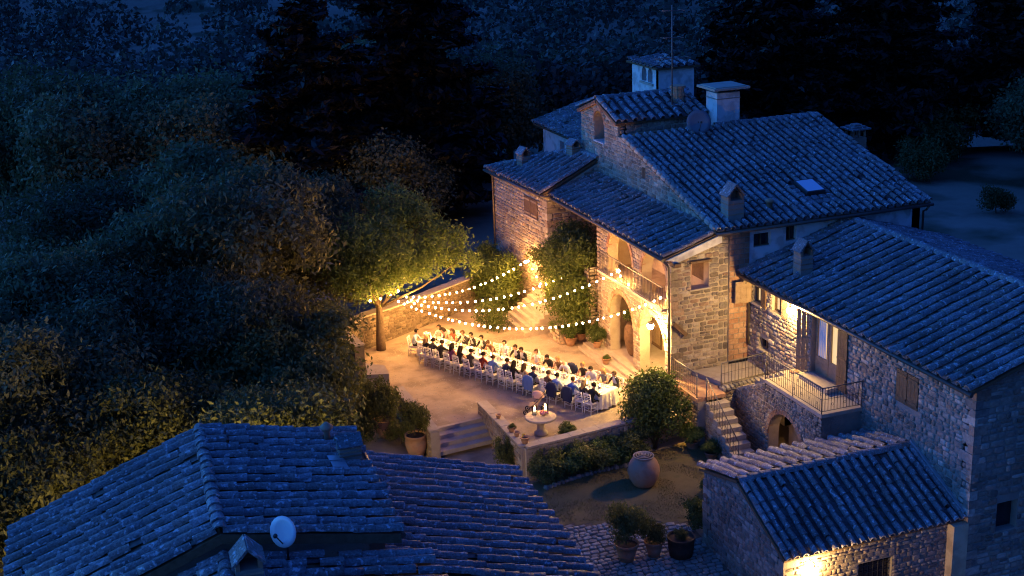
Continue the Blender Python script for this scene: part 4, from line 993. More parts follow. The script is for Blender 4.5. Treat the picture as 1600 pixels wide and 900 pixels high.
wall(fc, (21.2, 92, 0), (0, -1, 0), [(0, -3), (5.98, -3), (5.98, 2.19), (0, 2.19)], thick=.3, mat='plaster')
wall(fc, (21.2, 86, 0), (1, 0, 0), [(0, -3), (6, -3), (6, 2.2), (3, 3.3), (0, 2.2)], holes=[rect(2.2, 2.9, -.4, .8)], thick=.3, mat='ochre')
mb = MB(); mb.box(23.3, 24.2, 86.32, 86.35, -.5, .9); mb.build('window', 'skylight', fc)
mb = MB(); mb.box(27.0, 27.2, 86, 92, -3, 2.1).box(21.3, 27, 91.8, 92, -3, 2.1); mb.build('wall', 'plaster', fc)
roof(fc, (20.9, 92.3, 2.2), (0, -1, 0), (1, 0, 0), rad(20), 6.6, 3.5, nind=40); roof(fc, (27.5, 85.7, 2.2), (0, 1, 0), (-1, 0, 0), rad(20), 6.6, 3.5, nind=0)
cp_ = site('cellar_lamp', 'small lamp inside the arched cellar below the balcony', 'lamp', (26.9, 41.7, 1.6)); lantern(cp_, (26.9, 41.7, 1.68), .08, mat='lampcellar', arm=[(26.9, 41.7, 1.94)])
yl = site('yard_lamp', 'lamp on the back wall of the barn shining into the grove', 'lamp', (4.4, 36.9, 3.2)); lantern(yl, (4.5, 37.3, 3.4), .12, mat='lampyard', arm=[(4.5, 37.3, 3.7), (4.5, 36.3, 3.8)])

quoins(lw, (27.8, 33.0), (0, 1, 0), (1, 0, 0), -1.5, 5.2)
quoins(fw, (P_.x, P_.y), (-e_.x, -e_.y, 0), (1, 0, 0), -.2, 6.3, 'stone')
quoins(sh, (21.0, 33.3), (0, 1, 0), (1, 0, 0), -2.2, .45); quoins(sh, (21.0, 38.55), (0, -1, 0), (1, 0, 0), -2.2, 1.2)
# ------------------------------------------------------------------ vegetation
def leaves(name, C, Nrm, size, mat, aspect=.5, seed=0, droop=0.0):
    """rhombic leaves at points C (Nx3), roughly facing Nrm"""
    r = np.random.default_rng(seed); n = len(C)
    d = r.normal(size=(n, 3)); d /= np.linalg.norm(d, axis=1)[:, None]
    nn = Nrm*.8 + d*.9; nn /= np.linalg.norm(nn, axis=1)[:, None]
    t = r.normal(size=(n, 3)); t[:, 2] -= droop; t -= nn*(t*nn).sum(1)[:, None]; t /= np.linalg.norm(t, axis=1)[:, None]
    b = np.cross(nn, t); L = (r.uniform(.45, 1.0, n)**1.3*1.5*size)[:, None]
    V = np.stack([C-t*L*.5, C+b*L*aspect*.5+nn*L*.06, C+t*L*.5, C-b*L*aspect*.5+nn*L*.06], 1)
    return fastmesh(name, V.reshape(-1, 3), np.arange(n*4), np.full(n, 4), M[mat])
def crown_points(lobes, n, seed, clump=.32, per=28, inner=.25):
    r = np.random.default_rng(seed); lob = np.array(lobes, float); area = (lob[:, 3]*lob[:, 4]+lob[:, 4]*lob[:, 5]); pr = area/area.sum()
    k = max(1, n//per); li = r.choice(len(lob), k, p=pr); d = r.normal(size=(k, 3)); d[:, 2] = d[:, 2]*.9+.25; d /= np.linalg.norm(d, axis=1)[:, None]
    rr = 1.03-np.abs(r.normal(0, inner, k)); cc = lob[li, :3]+d*lob[li, 3:6]*rr[:, None]
    ci = r.integers(0, k, n); g_ = r.normal(size=(n, 3))*clump; g_[:, 2] *= .75
    C = cc[ci]+g_; Nr = d[ci]+np.array([0, 0, .35]); Nr /= np.linalg.norm(Nr, axis=1)[:, None]
    return C, Nr
def lobes_dome(rx, ry, rz, zc, n, seed, s=.5):
    r = random.Random(seed); out = [(0, 0, zc, rx*.6, ry*.6, rz*.75)]
    for i in range(n):
        a = 2*PI*i/n+r.uniform(-.3, .3); q = r.uniform(.5, .85); zz = zc+rz*r.uniform(-.5, .65); k = r.uniform(.75, 1.2)*s
        out.append((rx*q*math.cos(a), ry*q*math.sin(a), zz, rx*k, ry*k, rz*k))
    return out
def trunk_mesh(name, h, r0, lobes, seed):
    r = random.Random(seed); mb = MB()
    pts = [Vector((0, 0, -.4))]; p = Vector((0, 0, 0))
    for k in range(1, 6): pts.append(Vector((r.uniform(-.12, .12)*k*.4, r.uniform(-.12, .12)*k*.4, h*k/5)))
    mb.tube(pts, [r0*1.25, r0, r0*.85, r0*.72, r0*.6, r0*.42], 9)
    for l in lobes[1:]:
        a = pts[r.randint(3, 5)]; b = Vector(l[:3]); m_ = (a+b)/2+Vector((0, 0, -.2)); mb.tube([a, m_, b], [r0*.36, r0*.24, r0*.1], 6)
    return mb.mesh(name, 'bark')
class Kind: pass
def tree_kind(seed, rx, rz, zc, n, leaf, mat, aspect=.5, nl=8, r0=.22, clump=.32, s=.5, per=28):
    k = Kind(); lb = lobes_dome(rx, rx, rz, zc, nl, seed, s); C, Nr = crown_points(lb, n, seed, clump, per)
    k.crown = leaves('crown', C, Nr, leaf, mat, aspect, seed, -.7); k.trunk = trunk_mesh('trunk', zc, r0, lb, seed); return k
def plant(name, kind, label, cat, loc, sc_=1, rz=0, group=None, sz=None, stem='trunk', top='crown'):
    t = thing(name, label, cat, loc, rz, group); t.scale = (sc_, sc_, sz or sc_)
    child(stem, kind.trunk, t); child(top, kind.crown, t); return t
K_laurel = [tree_kind(21+i, 3.6, 2.6, 4.4, 40000, .21, 'leafdark', .40, 8, .2, .33, .44, 110) for i in range(2)]
K_olive = [tree_kind(31+i, 3.4, 2.4, 4.2, 40000, .20, 'leafolive', .42, 8, .2, .33, .44, 110) for i in range(2)]
K_broad = [tree_kind(41+i, 4.6, 3.6, 6.2, 36000, .27, 'leafdark', .55, 10, .3, .42, .5, 60) for i in range(2)]
K_green = tree_kind(51, 3.0, 2.3, 4.0, 30000, .17, 'leafgreen', .38, 9, .24, .30)
K_shrub = tree_kind(61, 1.0, .9, 1.05, 5500, .15, 'leafgreen', .45, 6, .05, .14, .55, 20)
K_shrub2 = tree_kind(62, 1.0, .9, 1.0, 5000, .15, 'leafolive', .45, 6, .05, .14, .55, 20)
# dark trees on the slope in front-left: (pixel-free) world positions
fg = [(-1.0, 49.5, 'big dark laurel tree at the edge of the picture above the barn', 0, 1.1), (3.6, 46.2, 'olive toned tree just behind the barn ridge', 2, .95), (6.6, 44.4, 'olive toned tree between barn roof and gravel yard', 3, .92),
      (5.5, 52.0, 'dark leafy tree in the middle of the grove left of the terrace', 1, 1.05), (8.3, 50.0, 'rounded olive toned tree closest to the terrace parapet', 2, 1.0), (-2.6, 43.5, 'olive toned tree beside the barn eave', 3, 1.0),
      (1.0, 57.5, 'dark leafy tree behind the grove facing the hillside', 0, 1.12), (7.4, 60.0, 'dark tree with pale upright shoots in the grove', 1, 1.4), (12.2, 63.2, 'dark leafy tree just outside the curved terrace wall', 0, 1.05), (3.4, 66.0, 'dark tree at the back of the grove', 1, 1.2),
      (8.6, 55.5, 'olive tree facing the terrace corner block', 3, 1.0), (-3.5, 54, 'dark leafy tree cut by the picture edge', 1, 1.1)]
KK = K_laurel+K_olive
for i, (x, y, lab, k, s) in enumerate(fg): plant('leafy_tree', KK[k], lab, 'tree', (x, y, g(x, y)), s, i*1.3, 'trees in the grove beside the terrace')
# mid distance broad trees
mid = [(5.5, 86, 'wide round crowned tree on the left rise', 0, 1.15), (11.5, 84, 'second round crowned tree on the left rise', 1, 1.1), (0.5, 92, 'round tree at the left end of the rise', 0, 1.2), (24.5, 96, 'dark broad tree behind the second conifer', 1, 1.15), (30.5, 92, 'oak crown between conifer and belvedere tower', 0, 1.05),
       (36.5, 99, 'oak crown behind the belvedere tower', 1, 1.0), (43, 104, 'oak crown beyond the white chimney', 0, 1.0), (20.5, 79, 'shadowy tree beside the distant cottage', 0, .8), (66, 70, 'dark round tree at the right edge of the meadow', 0, 1.0), (28.5, 104, 'distant oak crown above the cottage', 1, 1.1), (62, 98, 'dark oak beyond the meadow hedge', 1, 1.0)]
for i, (x, y, lab, k, s) in enumerate(mid): plant('broadleaf_tree', K_broad[k], lab, 'tree', (x, y, g(x, y)-.6), s, i*1.9, 'broadleaf trees around the farm')
# conifers
def conifer_kind(seed, h, rmax, n, tilt=.25):
    r = np.random.default_rng(seed); k = Kind(); C = []; Nr = []
    nb = 190; mb = MB(); mb.tube([(0, 0, -.5), (0, 0, h*.5), (0, 0, h)], [.32, .2, .03], 8)
    for i in range(nb):
        f = (i+r.uniform(0, 1))/nb; z = h*(.06+.92*f); R_ = rmax*(1-f)**.5*r.uniform(.6, 1.15)+.15; a = r.uniform(0, 2*PI)
        d = np.array([math.cos(a), math.sin(a), 0]); tip = np.array([0, 0, z])+d*R_+np.array([0, 0, R_*r.uniform(-.15, .22)])
        if i % 3 == 0: mb.tube([(0, 0, z), tuple(tip)], [.05, .015], 4, cap=False)
        m = int(n/nb*(R_/rmax+.25)*1.3); t = r.uniform(.15, 1, m)**.7
        P = np.array([0, 0, z])[None]*(1-t[:, None])+tip[None]*t[:, None]; w = .34*(1-.45*t)[:, None]*(.5+R_/rmax)
        P = P+r.normal(size=(m, 3))*w*np.array([1, 1, .42]); C.append(P); q = np.tile(d*.3+np.array([0, 0, .8]), (m, 1)); Nr.append(q)
    C = np.concatenate(C); Nr = np.concatenate(Nr)
    k.crown = leaves('crown', C, Nr, .55, 'needle', .36, seed, droop=.5); k.trunk = mb.mesh('trunk', 'bark'); return k
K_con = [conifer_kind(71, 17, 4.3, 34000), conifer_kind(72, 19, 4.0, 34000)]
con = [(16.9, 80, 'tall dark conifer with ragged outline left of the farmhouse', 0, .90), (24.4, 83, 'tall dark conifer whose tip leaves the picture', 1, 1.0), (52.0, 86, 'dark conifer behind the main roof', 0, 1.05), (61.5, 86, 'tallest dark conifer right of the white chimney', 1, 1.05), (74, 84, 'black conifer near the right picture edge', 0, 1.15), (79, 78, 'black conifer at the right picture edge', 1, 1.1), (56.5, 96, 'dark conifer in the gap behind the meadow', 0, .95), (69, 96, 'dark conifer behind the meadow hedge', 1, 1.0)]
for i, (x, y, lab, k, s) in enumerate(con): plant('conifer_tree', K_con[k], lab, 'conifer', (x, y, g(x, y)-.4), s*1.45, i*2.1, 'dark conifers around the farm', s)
# the tree that carries the light strings
lt = thing('terrace_tree', 'green feathery tree at the terrace wall carrying the string lights', 'tree', (15.0, 59.3, 0), .4)
lb = [(1.2, 1.4, 5.0, 1.7, 1.6, 1.1), (3.2, 1.0, 4.6, 1.5, 1.3, .8), (4.3, .3, 3.8, 1.0, .9, .4), (-.9, .2, 5.3, 1.6, 1.5, 1.2), (.4, -.8, 4.5, 1.1, 1.0, .8), (1.8, 2.6, 6.2, 1.3, 1.3, 1.0), (3.0, 2.0, 5.6, 1.0, 1.0, .7), (-2.2, .6, 4.6, 1.2, 1.1, .9), (-1.2, -.2, 3.9, 1.2, 1.0, .9), (1.4, .2, 3.7, 1.3, 1.0, .6), (-.5, -.7, 3.5, 1.0, .8, .7), (.5, -.6, 3.3, .9, .7, .5), (2.4, .2, 3.9, 1.1, .9, .6)]
C, Nr = crown_points(lb, 26000, 77, .27, 60, .34)
child('trunk', trunk_mesh('trunk', 3.4, .21, lb, 5), lt); child('crown', leaves('crown', C, Nr, .20, 'leafgreen', .3, 5, .4), lt); lt.rotation_euler = (0, 0, 0)
# wisteria in the recess
def bush(name, label, lobes, n, leaf, mat, seed, cat='shrub', aspect=.45, clump=.16, droop=0, group=None, base=None, stems=True):
    c0 = base or (lobes[0][0], lobes[0][1], min(l[2]-l[5] for l in lobes)); t = site(name, label, cat, c0, group)
    C, Nr = crown_points(lobes, n, seed, clump, 22); child('foliage', leaves('foliage', C, Nr, leaf, mat, aspect, seed, droop), t)
    if stems:
        mb = MB()
        for l in lobes: mb.tube([Vector(c0)+Vector((random.uniform(-.08, .08), random.uniform(-.08, .08), 0)), (Vector(c0)+Vector(l[:3]))/2+Vector((random.uniform(-.1, .1), 0, .1)), Vector(l[:3])], [.045, .03, .012], 5)
        mb.build('stem', 'bark', t)
    return t
bush('wisteria', 'hanging mass of wisteria filling the recess beside the loggia', [(23.6, 57.3, 3.9, .9, 1.5, 1.0), (23.5, 56.3, 2.8, .9, 1.3, 1.1), (23.4, 55.6, 2.2, .8, .9, 1.2), (24.0, 56.2, 4.4, .8, 1.2, .6), (23.7, 57.8, 2.4, .7, .8, .9), (23.3, 56.6, 1.9, .8, 1.0, .7), (24.3, 57.5, 4.9, .6, 1.2, .4)], 26000, .17, 'leafgreen', 81, 'climber', .32, .2, .9, base=(24.0, 56.5, 0))
bush('bougainvillea', 'small flowering climber on the wing corner beside the big bulb', [(23.1, 59.0, 3.4, .35, .45, .35), (23.2, 58.6, 2.9, .3, .35, .4), (23.0, 59.5, 3.6, .3, .4, .2)], 1300, .12, 'leafolive', 82, 'climber', .5, .12, .3, base=(23.4, 58.8, 1.0))
bush('oleander', 'tall oleander shrub against the lit wing wall', [(22.4, 62.6, 1.5, .8, .9, 1.3), (21.8, 63.6, 1.2, .8, .9, 1.2), (22.3, 64.4, 1.6, .7, .9, 1.4), (22.2, 61.8, .9, .6, .6, .9)], 15000, .2, 'leafgreen', 83, 'shrub', .25, .18, -.6, base=(22.2, 63.0, -.3))
bush('rose_bush', 'white flowering rose bush at the stair foot beyond the table', [(20.6, 60.0, .7, .6, .6, .6), (20.9, 59.4, .5, .5, .5, .5)], 3500, .10, 'leafgreen', 84)
bush('big_bush', 'large bright green bush at the terrace corner by the stair', [(22.4, 45.9, 1.2, .95, .9, 1.0), (22.9, 45.4, .6, 1.0, .9, 1.0), (22.0, 45.6, .5, .8, .8, .8), (23.0, 46.0, 1.5, .6, .6, .6), (22.2, 45.2, 1.3, .6, .5, .6)], 15000, .13, 'leafgreen', 85, 'bush', .5, .14, base=(22.5, 45.4, -.9))
hz = [(17.5, 44.5, .62, 'flowering shrub at the corner of the stone parapet'), (18.4, 44.6, .70, 'second rose shrub along the terrace wall'), (19.3, 44.7, .72, 'third rose shrub along the terrace wall, dotted with red'), (20.2, 44.8, .70, 'fourth rose shrub along the terrace wall'), (21.0, 44.9, .68, 'rose shrub in the flower bed nearest the big bush')]
for i, (x, y, s, lab) in enumerate(hz): plant('rose_shrub', K_shrub if i % 2 else K_shrub2, lab, 'shrub', (x, y, g(x, y)), s, i*1.1, 'shrubs in the flower bed', .62, 'stem', 'foliage')
plant('wall_shrub', K_shrub2, 'dark bush against the parapet wall beside the steps', 'shrub', (16.4, 46.1, -.85), .42, .4, None, .62, 'stem', 'foliage')
for i, (x, y, s, lab) in enumerate([(12.3, 52.4, .85, 'dark reddish bush over the lower end of the parapet'), (11.6, 50.8, .8, 'dark bush in the yard behind the big pot'), (13.2, 49.9, .5, 'tall dark plant beside the parapet'), (11.9, 54.0, .9, 'dark bush under the pale stone block'), (24.0, 41.5, .5, 'low green plant at the foot of the stair'), (21.5, 39.4, .62, 'leafy shrub against the shed corner'), (22.9, 41.2, .45, 'small plant between lawn and shed')]):
    plant('garden_bush', K_shrub2 if i < 4 else K_shrub, lab, 'bush', (x, y, g(x, y) if y > 48 or x > 15 else -.8), s, i, 'garden bushes', None, 'stem', 'foliage')
for i, (x, y, s, lab) in enumerate([(58, 76, 1.4, 'hedge bush behind the meadow'), (62, 80, 1.8, 'larger hedge bush behind the meadow'), (54, 80, 1.6, 'hedge bush near the conifers'), (56.5, 66.5, .9, 'lone round bush on the pale meadow'), (61.5, 66, 1.0, 'bush at the meadow edge under the round tree'), (66, 84, 1.9, 'hedge bush under the black conifers'), (50, 84, 1.7, 'hedge bush below the pyramid capped chimney'), (47, 82, 1.5, 'hedge bush partly hidden by the roof edge')]):
    plant('hedge_bush', K_shrub2, lab, 'bush', (x, y, g(x, y)-.1), s, i*.7, 'bushes around the meadow', None, 'stem', 'foliage')
# far forest: nobody could count it
r = np.random.default_rng(5); Cs = []; Ns = []; Sz = []
for i in range(1700):
    D = 100+430*r.uniform(0, 1)**1.5; a = rad(r.uniform(-6, 47)); x = D*math.sin(a); y = D*math.cos(a)
    if y < 88: continue
    h = r.uniform(6, 11); R_ = r.uniform(2.5, 4.5); z0 = g(x, y); m = 420 if D < 185 else 150
    d = r.normal(size=(m, 3)); d[:, 2] = np.abs(d[:, 2])*.9-.1; d /= np.linalg.norm(d, axis=1)[:, None]
    q = 1-np.abs(r.normal(0, .16, m)); lump = 1+.22*np.sin(d[:, 0]*5+i)*np.cos(d[:, 1]*6+i*2)
    Sz.append(np.full(m, .5 if D < 185 else .85)); Cs.append(np.array([x, y, z0+h*.45])+d*np.array([R_, R_, h*.55])*(q*lump)[:, None]); Ns.append(d)
C = np.concatenate(Cs); Nr = np.concatenate(Ns)
tag(link(bpy.data.objects.new('forest', leaves('forest', C, Nr, np.concatenate(Sz), 'farleaf', .7, 9))), 'dark wooded hillside across the valley', kind='stuff')
# edging stones
ORD = 'first second third fourth fifth sixth seventh eighth ninth tenth eleventh twelfth thirteenth fourteenth fifteenth sixteenth seventeenth eighteenth nineteenth twentieth twenty-first twenty-second twenty-third twenty-fourth twenty-fifth twenty-sixth'.split()
em = piece_meshes(STONES, 'edging_stone', 'pathstone')
for i in range(26):
    t_ = i/25; x = 17.2+4.6*t_; y = 44.0+.25*math.sin(t_*3)+.35*t_; o = link(bpy.data.objects.new('edging_stone', em[i % 6])); s_ = random.uniform(.13, .24)
    o.matrix_basis = Matrix.Translation((x, y, g(x, y)+.03)) @ Matrix.Rotation(random.uniform(0, 3), 4, 'Z') @ Matrix.Diagonal((s_, s_*.8, s_*.6, 1))
    tag(o, ORD[i]+' pale edging stone of the flower bed from the parapet corner', 'stone', 'stones edging the flower bed')

# ------------------------------------------------------------------ pots and jars
def pot(name, label, cat, loc, prof, mat='terracotta', soil=None, plantk=None, ps=.5, pz=None, group=None, rim=True):
    t = thing(name, label, cat, loc, random.uniform(0, 3), group); mb = MB()
    mb.lathe(prof, 18, capt=False); r1_, z1_ = prof[-1]; mb.lathe([(r1_, z1_), (r1_-.04, z1_), (r1_-.05, z1_-.1)], 18, capb=False, capt=False); mb.build('pot', mat, t)
    mb = MB(); mb.lathe([(r1_-.045, z1_-.09), (.01, z1_-.06)], 14, capb=False); mb.build('soil', 'soil', t)
    if plantk:
        o = child('plant', plantk.crown, t); o.scale = (ps, ps, pz or ps); o.location = (0, 0, z1_-.15)
        o = child('stem', plantk.trunk, t); o.scale = (ps, ps, pz or ps); o.location = (0, 0, z1_-.1)
    return t
jt = thing('terracotta_jar', 'huge bulbous terracotta jar with ringed lid on the dry lawn', 'jar', (20.78, 42.95, g(20.78, 42.95)+.02))
mb = MB(); mb.lathe([(.34, 0), (.42, .06), (.55, .3), (.62, .58), (.60, .78), (.50, 1.0), (.40, 1.12), (.36, 1.17), (.37, 1.2)], 28); mb.build('body', 'terracotta', jt)
mb = MB()
for a, b, z_ in ((.40, .36, 1.20), (.30, .27, 1.225), (.20, .17, 1.235), (.10, .06, 1.245)): mb.lathe([(a, z_), (a, z_+.03), (b, z_+.03), (b, z_)], 24, capb=True, capt=True)
mb.build('lid', 'stepstone', jt)
P1 = [(.20, 0), (.27, .28), (.32, .5), (.35, .5), (.35, .58)]
pot('potted_shrub', 'tall leafy plant in a terracotta pot on the cobbles', 'potted plant', (17.95, 38.5, g(17.95, 38.5)+.06), [(a*1.25, b*1.15) for a, b in P1], plantk=K_shrub2, ps=.62, pz=.85)
pot('potted_shrub', 'smaller terracotta pot of thin stems between tall plant and tub', 'potted plant', (18.95, 38.4, g(18.95, 38.4)+.06), P1, plantk=K_shrub2, ps=.36, pz=.45)
pot('wooden_tub', 'wide dark tub with a small succulent on the cobbles', 'tub', (19.85, 38.1, g(19.85, 38.1)+.06), [(.40, 0), (.45, .3), (.47, .62), (.50, .64), (.50, .72)], mat='soil', plantk=K_shrub2, ps=.2)
pot('terracotta_pot', 'big terracotta pot at the foot of the left parapet', 'pot', (13.45, 48.6, -.75), [(.28, 0), (.40, .35), (.45, .62), (.40, .85), (.44, .86), (.44, .95)], plantk=K_shrub2, ps=.5, pz=.8)
pot('terracotta_pot', 'terracotta pot half lost in the dark bushes of the yard', 'pot', (12.75, 50.8, -.75), [(.25, 0), (.36, .3), (.40, .6), (.42, .8), (.45, .9)], plantk=K_shrub2, ps=.6, pz=.9)
for i, (x, y, lab, s, pl) in enumerate([(16.78, 48.0, 'small brown pot on the parapet nearest the steps', .55, None), (16.78, 46.5, 'middle pot of the three on the parapet', .75, K_shrub), (16.8, 46.0, 'smaller pot tucked between two parapet pots', .6, None), (16.85, 45.25, 'shallow bowl with yellow flowers on the parapet corner', .85, None)]):
    pot('flower_pot', lab, 'flower pot', (x, y, .50), [(a*s*.62, b*s*.52) for a, b in P1], plantk=pl, ps=.13)
mb = MB()
for k in range(9): mb.ball((16.85+random.uniform(-.09, .03), 45.25+random.uniform(-.02, .1), .80+random.uniform(0, .08)), .025, 6, 4)
o = mb.build('flower_clump', surf('yellow_petals', [(.7,.5,.04), (.75,.58,.08)], bump=0)); tag(o, 'little clump of yellow flowers in the corner bowl', 'flowers')
for i, (x, y, z_, lab, s, ps) in enumerate([(23.1, 57.0, 0, 'terracotta pot of flowers beside the stair foot', .8, .35), (23.3, 55.9, 0, 'terracotta pot under the wisteria', .95, .4), (23.9, 56.0, .13, 'terracotta pot under the wisteria beside the pillar', .8, .3), (24.15, 55.1, .40, 'white bowl with a clipped plant by the loggia', .8, .35), (23.85, 54.1, .40, 'clipped plant in a pot on the loggia step', .7, .4), (23.62, 52.6, .13, 'small dish planter on the loggia steps', .6, .15), (18.85, 45.9, 0, 'potted green plant beside the round stone table', .7, .28), (24.2, 43.9, -1.1, 'dark pot beside the stair wall', .8, .35), (23.9, 44.9, -1.0, 'terracotta pot below the stair railing', .9, .4)]):
    pot('flower_pot', lab, 'flower pot', (x, y, z_), [(a*s, b*s*.8) for a, b in P1], 'plaster' if i == 3 else 'terracotta', plantk=K_shrub, ps=ps)
ur = thing('urn', 'tall dark urn planted with leaves inside the loggia arch', 'urn', (24.95, 52.4, .40))
mb = MB(); mb.lathe([(.22, 0), (.30, .1), (.42, .5), (.48, .95), (.44, 1.3), (.34, 1.48), (.36, 1.55)], 20); mb.build('body', 'wood', ur)
o = child('plant', K_shrub.crown, ur); o.scale = (.42, .42, .5); o.location = (0, 0, 1.4)
# pillar and low wall under the wisteria, side stair
pl = site('recess_wall', 'low rubble wall below the wisteria with a stone pillar', 'wall', (23.5, 57, 0))
wall(pl, (22.85, 57.4, 0), (0, -1, 0), [(0, 0), (1.3, 0), (1.3, .75), (0, .75)], thick=.6, stone='stone', nind=30)
wall(pl, (22.85, 56.1, 0), (1, 0, 0), [(0, 0), (1.4, 0), (1.4, .75), (0, .75)], thick=.6, stone='stone', nind=20)
wall(pl, (24.0, 55.75, 0), (0, -1, 0), [(0, 0), (.55, 0), (.55, 3.9), (0, 3.9)], thick=.5, stone='stone', nind=40, name='pillar')
wall(pl, (24.0, 55.2, 0), (1, 0, 0), [(0, 0), (.5, 0), (.5, 3.9), (0, 3.9)], thick=.5, stone='stone', nind=20, name='pillar')
ws = site('wing_steps', 'stone steps rising to the wing door beyond the table', 'steps', (22.3, 59, 0))
for k in range(7):
    mb = MB(); mb.box(21.75+.26*k, 24.0-.004*k, 57.9+.004*k, 60.9-.004*k, -.2, .19*(k+1)); mb.build('step', 'stepstone', ws)
# wooden chair in the loggia
lc = thing('garden_chair', 'curly wooden armchair inside the loggia arch', 'chair', (25.3, 49.3, .40), rad(115))
mb = MB(); mb.box(-.27, .27, -.25, .25, .40, .45); mb.build('seat', 'woodlight', lc)
for sx in (-1, 1):
    for sy in (-1, 1):
        mb = MB(); mb.tube([(sx*.24, sy*.22, 0), (sx*.22, sy*.2, .2), (sx*.24, sy*.22, .42)], .025, 6); mb.build('leg', 'woodlight', lc)
    mb = MB(); mb.tube([(sx*.26, .2, .45), (sx*.29, .2, .66), (sx*.29, -.22, .70), (sx*.24, -.26, .95)], .02, 6); mb.build('arm', 'woodlight', lc)
mb = MB()
for k in range(5): mb.tube([(-.2+.1*k, -.24, .45), (-.2+.1*k, -.30+.02*math.sin(k), .75), (-.12+.06*k, -.30, 1.05)], .014, 5)
mb.tube([(-.25, -.25, .95), (-.12, -.3, 1.08), (.12, -.3, 1.08), (.25, -.25, .95)], .022, 6); mb.build('backrest', 'woodlight', lc)
# loggia lantern, room lamps
ll = site('loggia_lantern', 'bright lantern hanging from an iron bracket at the loggia corner', 'lantern', (23.85, 48.35, 3.2)); lantern(ll, (23.75, 48.35, 3.25), .14, mat='lamplantern', arm=[(23.75, 48.35, 3.62), (23.95, 47.35, 3.78)])
for i, (p_, lab) in enumerate((((25.4, 51.0, 6.2), 'pendant lamp inside the upper gallery'), ((25.4, 52.2, 3.35), 'pendant lamp inside the lower loggia room'))):
    pd = site('pendant_lamp', lab, 'lamp', p_); lantern(pd, p_, .10, mat=('lampsoft'), arm=[(p_[0], p_[1], p_[2]+.45)])

# loose pebbles and fallen leaves on the terrace gravel
r = np.random.default_rng(12); P = r.uniform((14.3, 45.4), (24.0, 61.5), (9000, 2)); P = P[in_poly([(14.5, 49.5), (16.9, 49.8), (17.1, 45.6), (23.3, 46.4), (23.3, 60.5), (17.5, 60.7), (14.2, 58.5), (14.4, 53)], P[:, 0], P[:, 1])]
OCT = ([(1, 0, 0), (0, 1, 0), (-1, 0, 0), (0, -1, 0), (0, 0, .7)], [[0, 1, 4], [1, 2, 4], [2, 3, 4], [3, 0, 4]])
pm_ = [Matrix.Translation((x, y, -.002)) @ Matrix.Rotation(r.uniform(0, 3), 4, 'Z') @ Matrix.Diagonal((*(r.uniform(.6, 1.4, 2)*r.uniform(.012, .038)), r.uniform(.01, .03), 1)) for x, y in P]
tag(link(bpy.data.objects.new('pebbles', joined('pebbles', OCT, pm_, M['pathstone']))), 'loose pebbles strewn on the terrace gravel', kind='stuff')
# ------------------------------------------------------------------ string lights
bulb_mes = [MB().ball((0, 0, -.08), .043, 6, 4).mesh('bulb', 'bulb%d' % i) for i in (0, 1, 2)]; big_me = MB().ball((0, 0, -.10), .080, 8, 6).mesh('bulb', 'bulb0')
sock_me = MB().lathe([(.022, -.06), (.022, 0)], 6).mesh('socket', 'wire')
def string(label, A, B, sag, pitch=.34, big=None, t0=0):
    A = Vector(A); B = Vector(B); t = site('string_lights', label, 'string lights', tuple(A), 'string lights over the table')
    f = lambda u: A.lerp(B, u)-UPV*4*sag*u*(1-u)
    pts = [f(i/40) for i in range(41)]; MB().tube(pts, .010, 4).build('cable', 'wire', t)
    L = sum((pts[i+1]-pts[i]).length for i in range(40)); n = int(L/pitch)
    for i in range(t0, n+1):
        u = min(1, max(0, (i+random.uniform(-.16, .16))/n)); o = child('bulb', big_me if (big and i == n) else random.choice(bulb_mes), t, Matrix.Translation(f(u))@Matrix.Rotation(random.uniform(-.3, .3), 4, 'X'))
    return t
TA = (15.3, 58.8, 2.85)
string('string of globe bulbs sagging lowest from tree to loggia corner', TA, (24.05, 47.95, 4.6), 1.48, t0=2)
string('string of globe bulbs from the tree to the gallery railing', (15.4, 58.9, 2.8), (24.05, 52.1, 4.66), 1.22, big=1, t0=3)
string('string of globe bulbs from the tree into the wisteria', (15.4, 58.95, 2.8), (23.6, 56.8, 3.25), .78, t0=3)
string('string of globe bulbs from the tree to the wing corner', (15.4, 59.0, 2.8), (23.1, 61.0, 2.86), .69, big=1, t0=3)
string('short string of bulbs draped over the flowering climber', (23.12, 60.7, 3.0), (23.05, 58.9, 2.3), .05, .5)
string('short string of bulbs wound through the tree foliage', (14.35, 58.3, 2.9), (15.7, 58.0, 3.3), .1, .4)
string('short string of bulbs along the gallery ledge', (24.0, 51.8, 4.5), (24.0, 51.0, 4.35), .05, .5)

# ------------------------------------------------------------------ the long table
NP = Vector((21.75, 48.13, 0)); FP = Vector((16.78, 57.72, 0)); AX = (FP-NP).normalized(); TLn = (FP-NP).length; SD = Vector((AX.y, -AX.x, 0))
trz = math.atan2(AX.y, AX.x)
tb_ = thing('banquet_table', 'very long dinner table hidden under its white cloth', 'table', tuple(NP), trz)
mb = MB(); mb.box(0, TLn, -.52, .52, .70, .745); mb.build('tabletop', 'woodlight', tb_)
lm = MB().box(-.03, .03, -.03, .03, 0, .70).mesh('leg', 'woodlight')
for i in range(7):
    for sy in (-1, 1): child('leg', lm, tb_, Matrix.Translation((.3+i*(TLn-.6)/6, sy*.42, 0)))
cl = thing('tablecloth', 'white linen cloth covering the whole dinner table', 'tablecloth', tuple(NP), trz)
mb = MB(); per = []
hw = .545; x0, x1 = -.03, TLn+.03; nL = 150; nW = 16
for i in range(nL): per.append((x0+(x1-x0)*i/nL, -hw, 0, -1))
for i in range(nW): per.append((x1, -hw+2*hw*i/nW, 1, 0))
for i in range(nL): per.append((x1-(x1-x0)*i/nL, hw, 0, 1))
for i in range(nW): per.append((x0, hw-2*hw*i/nW, -1, 0))
m_ = len(per); V = []; 
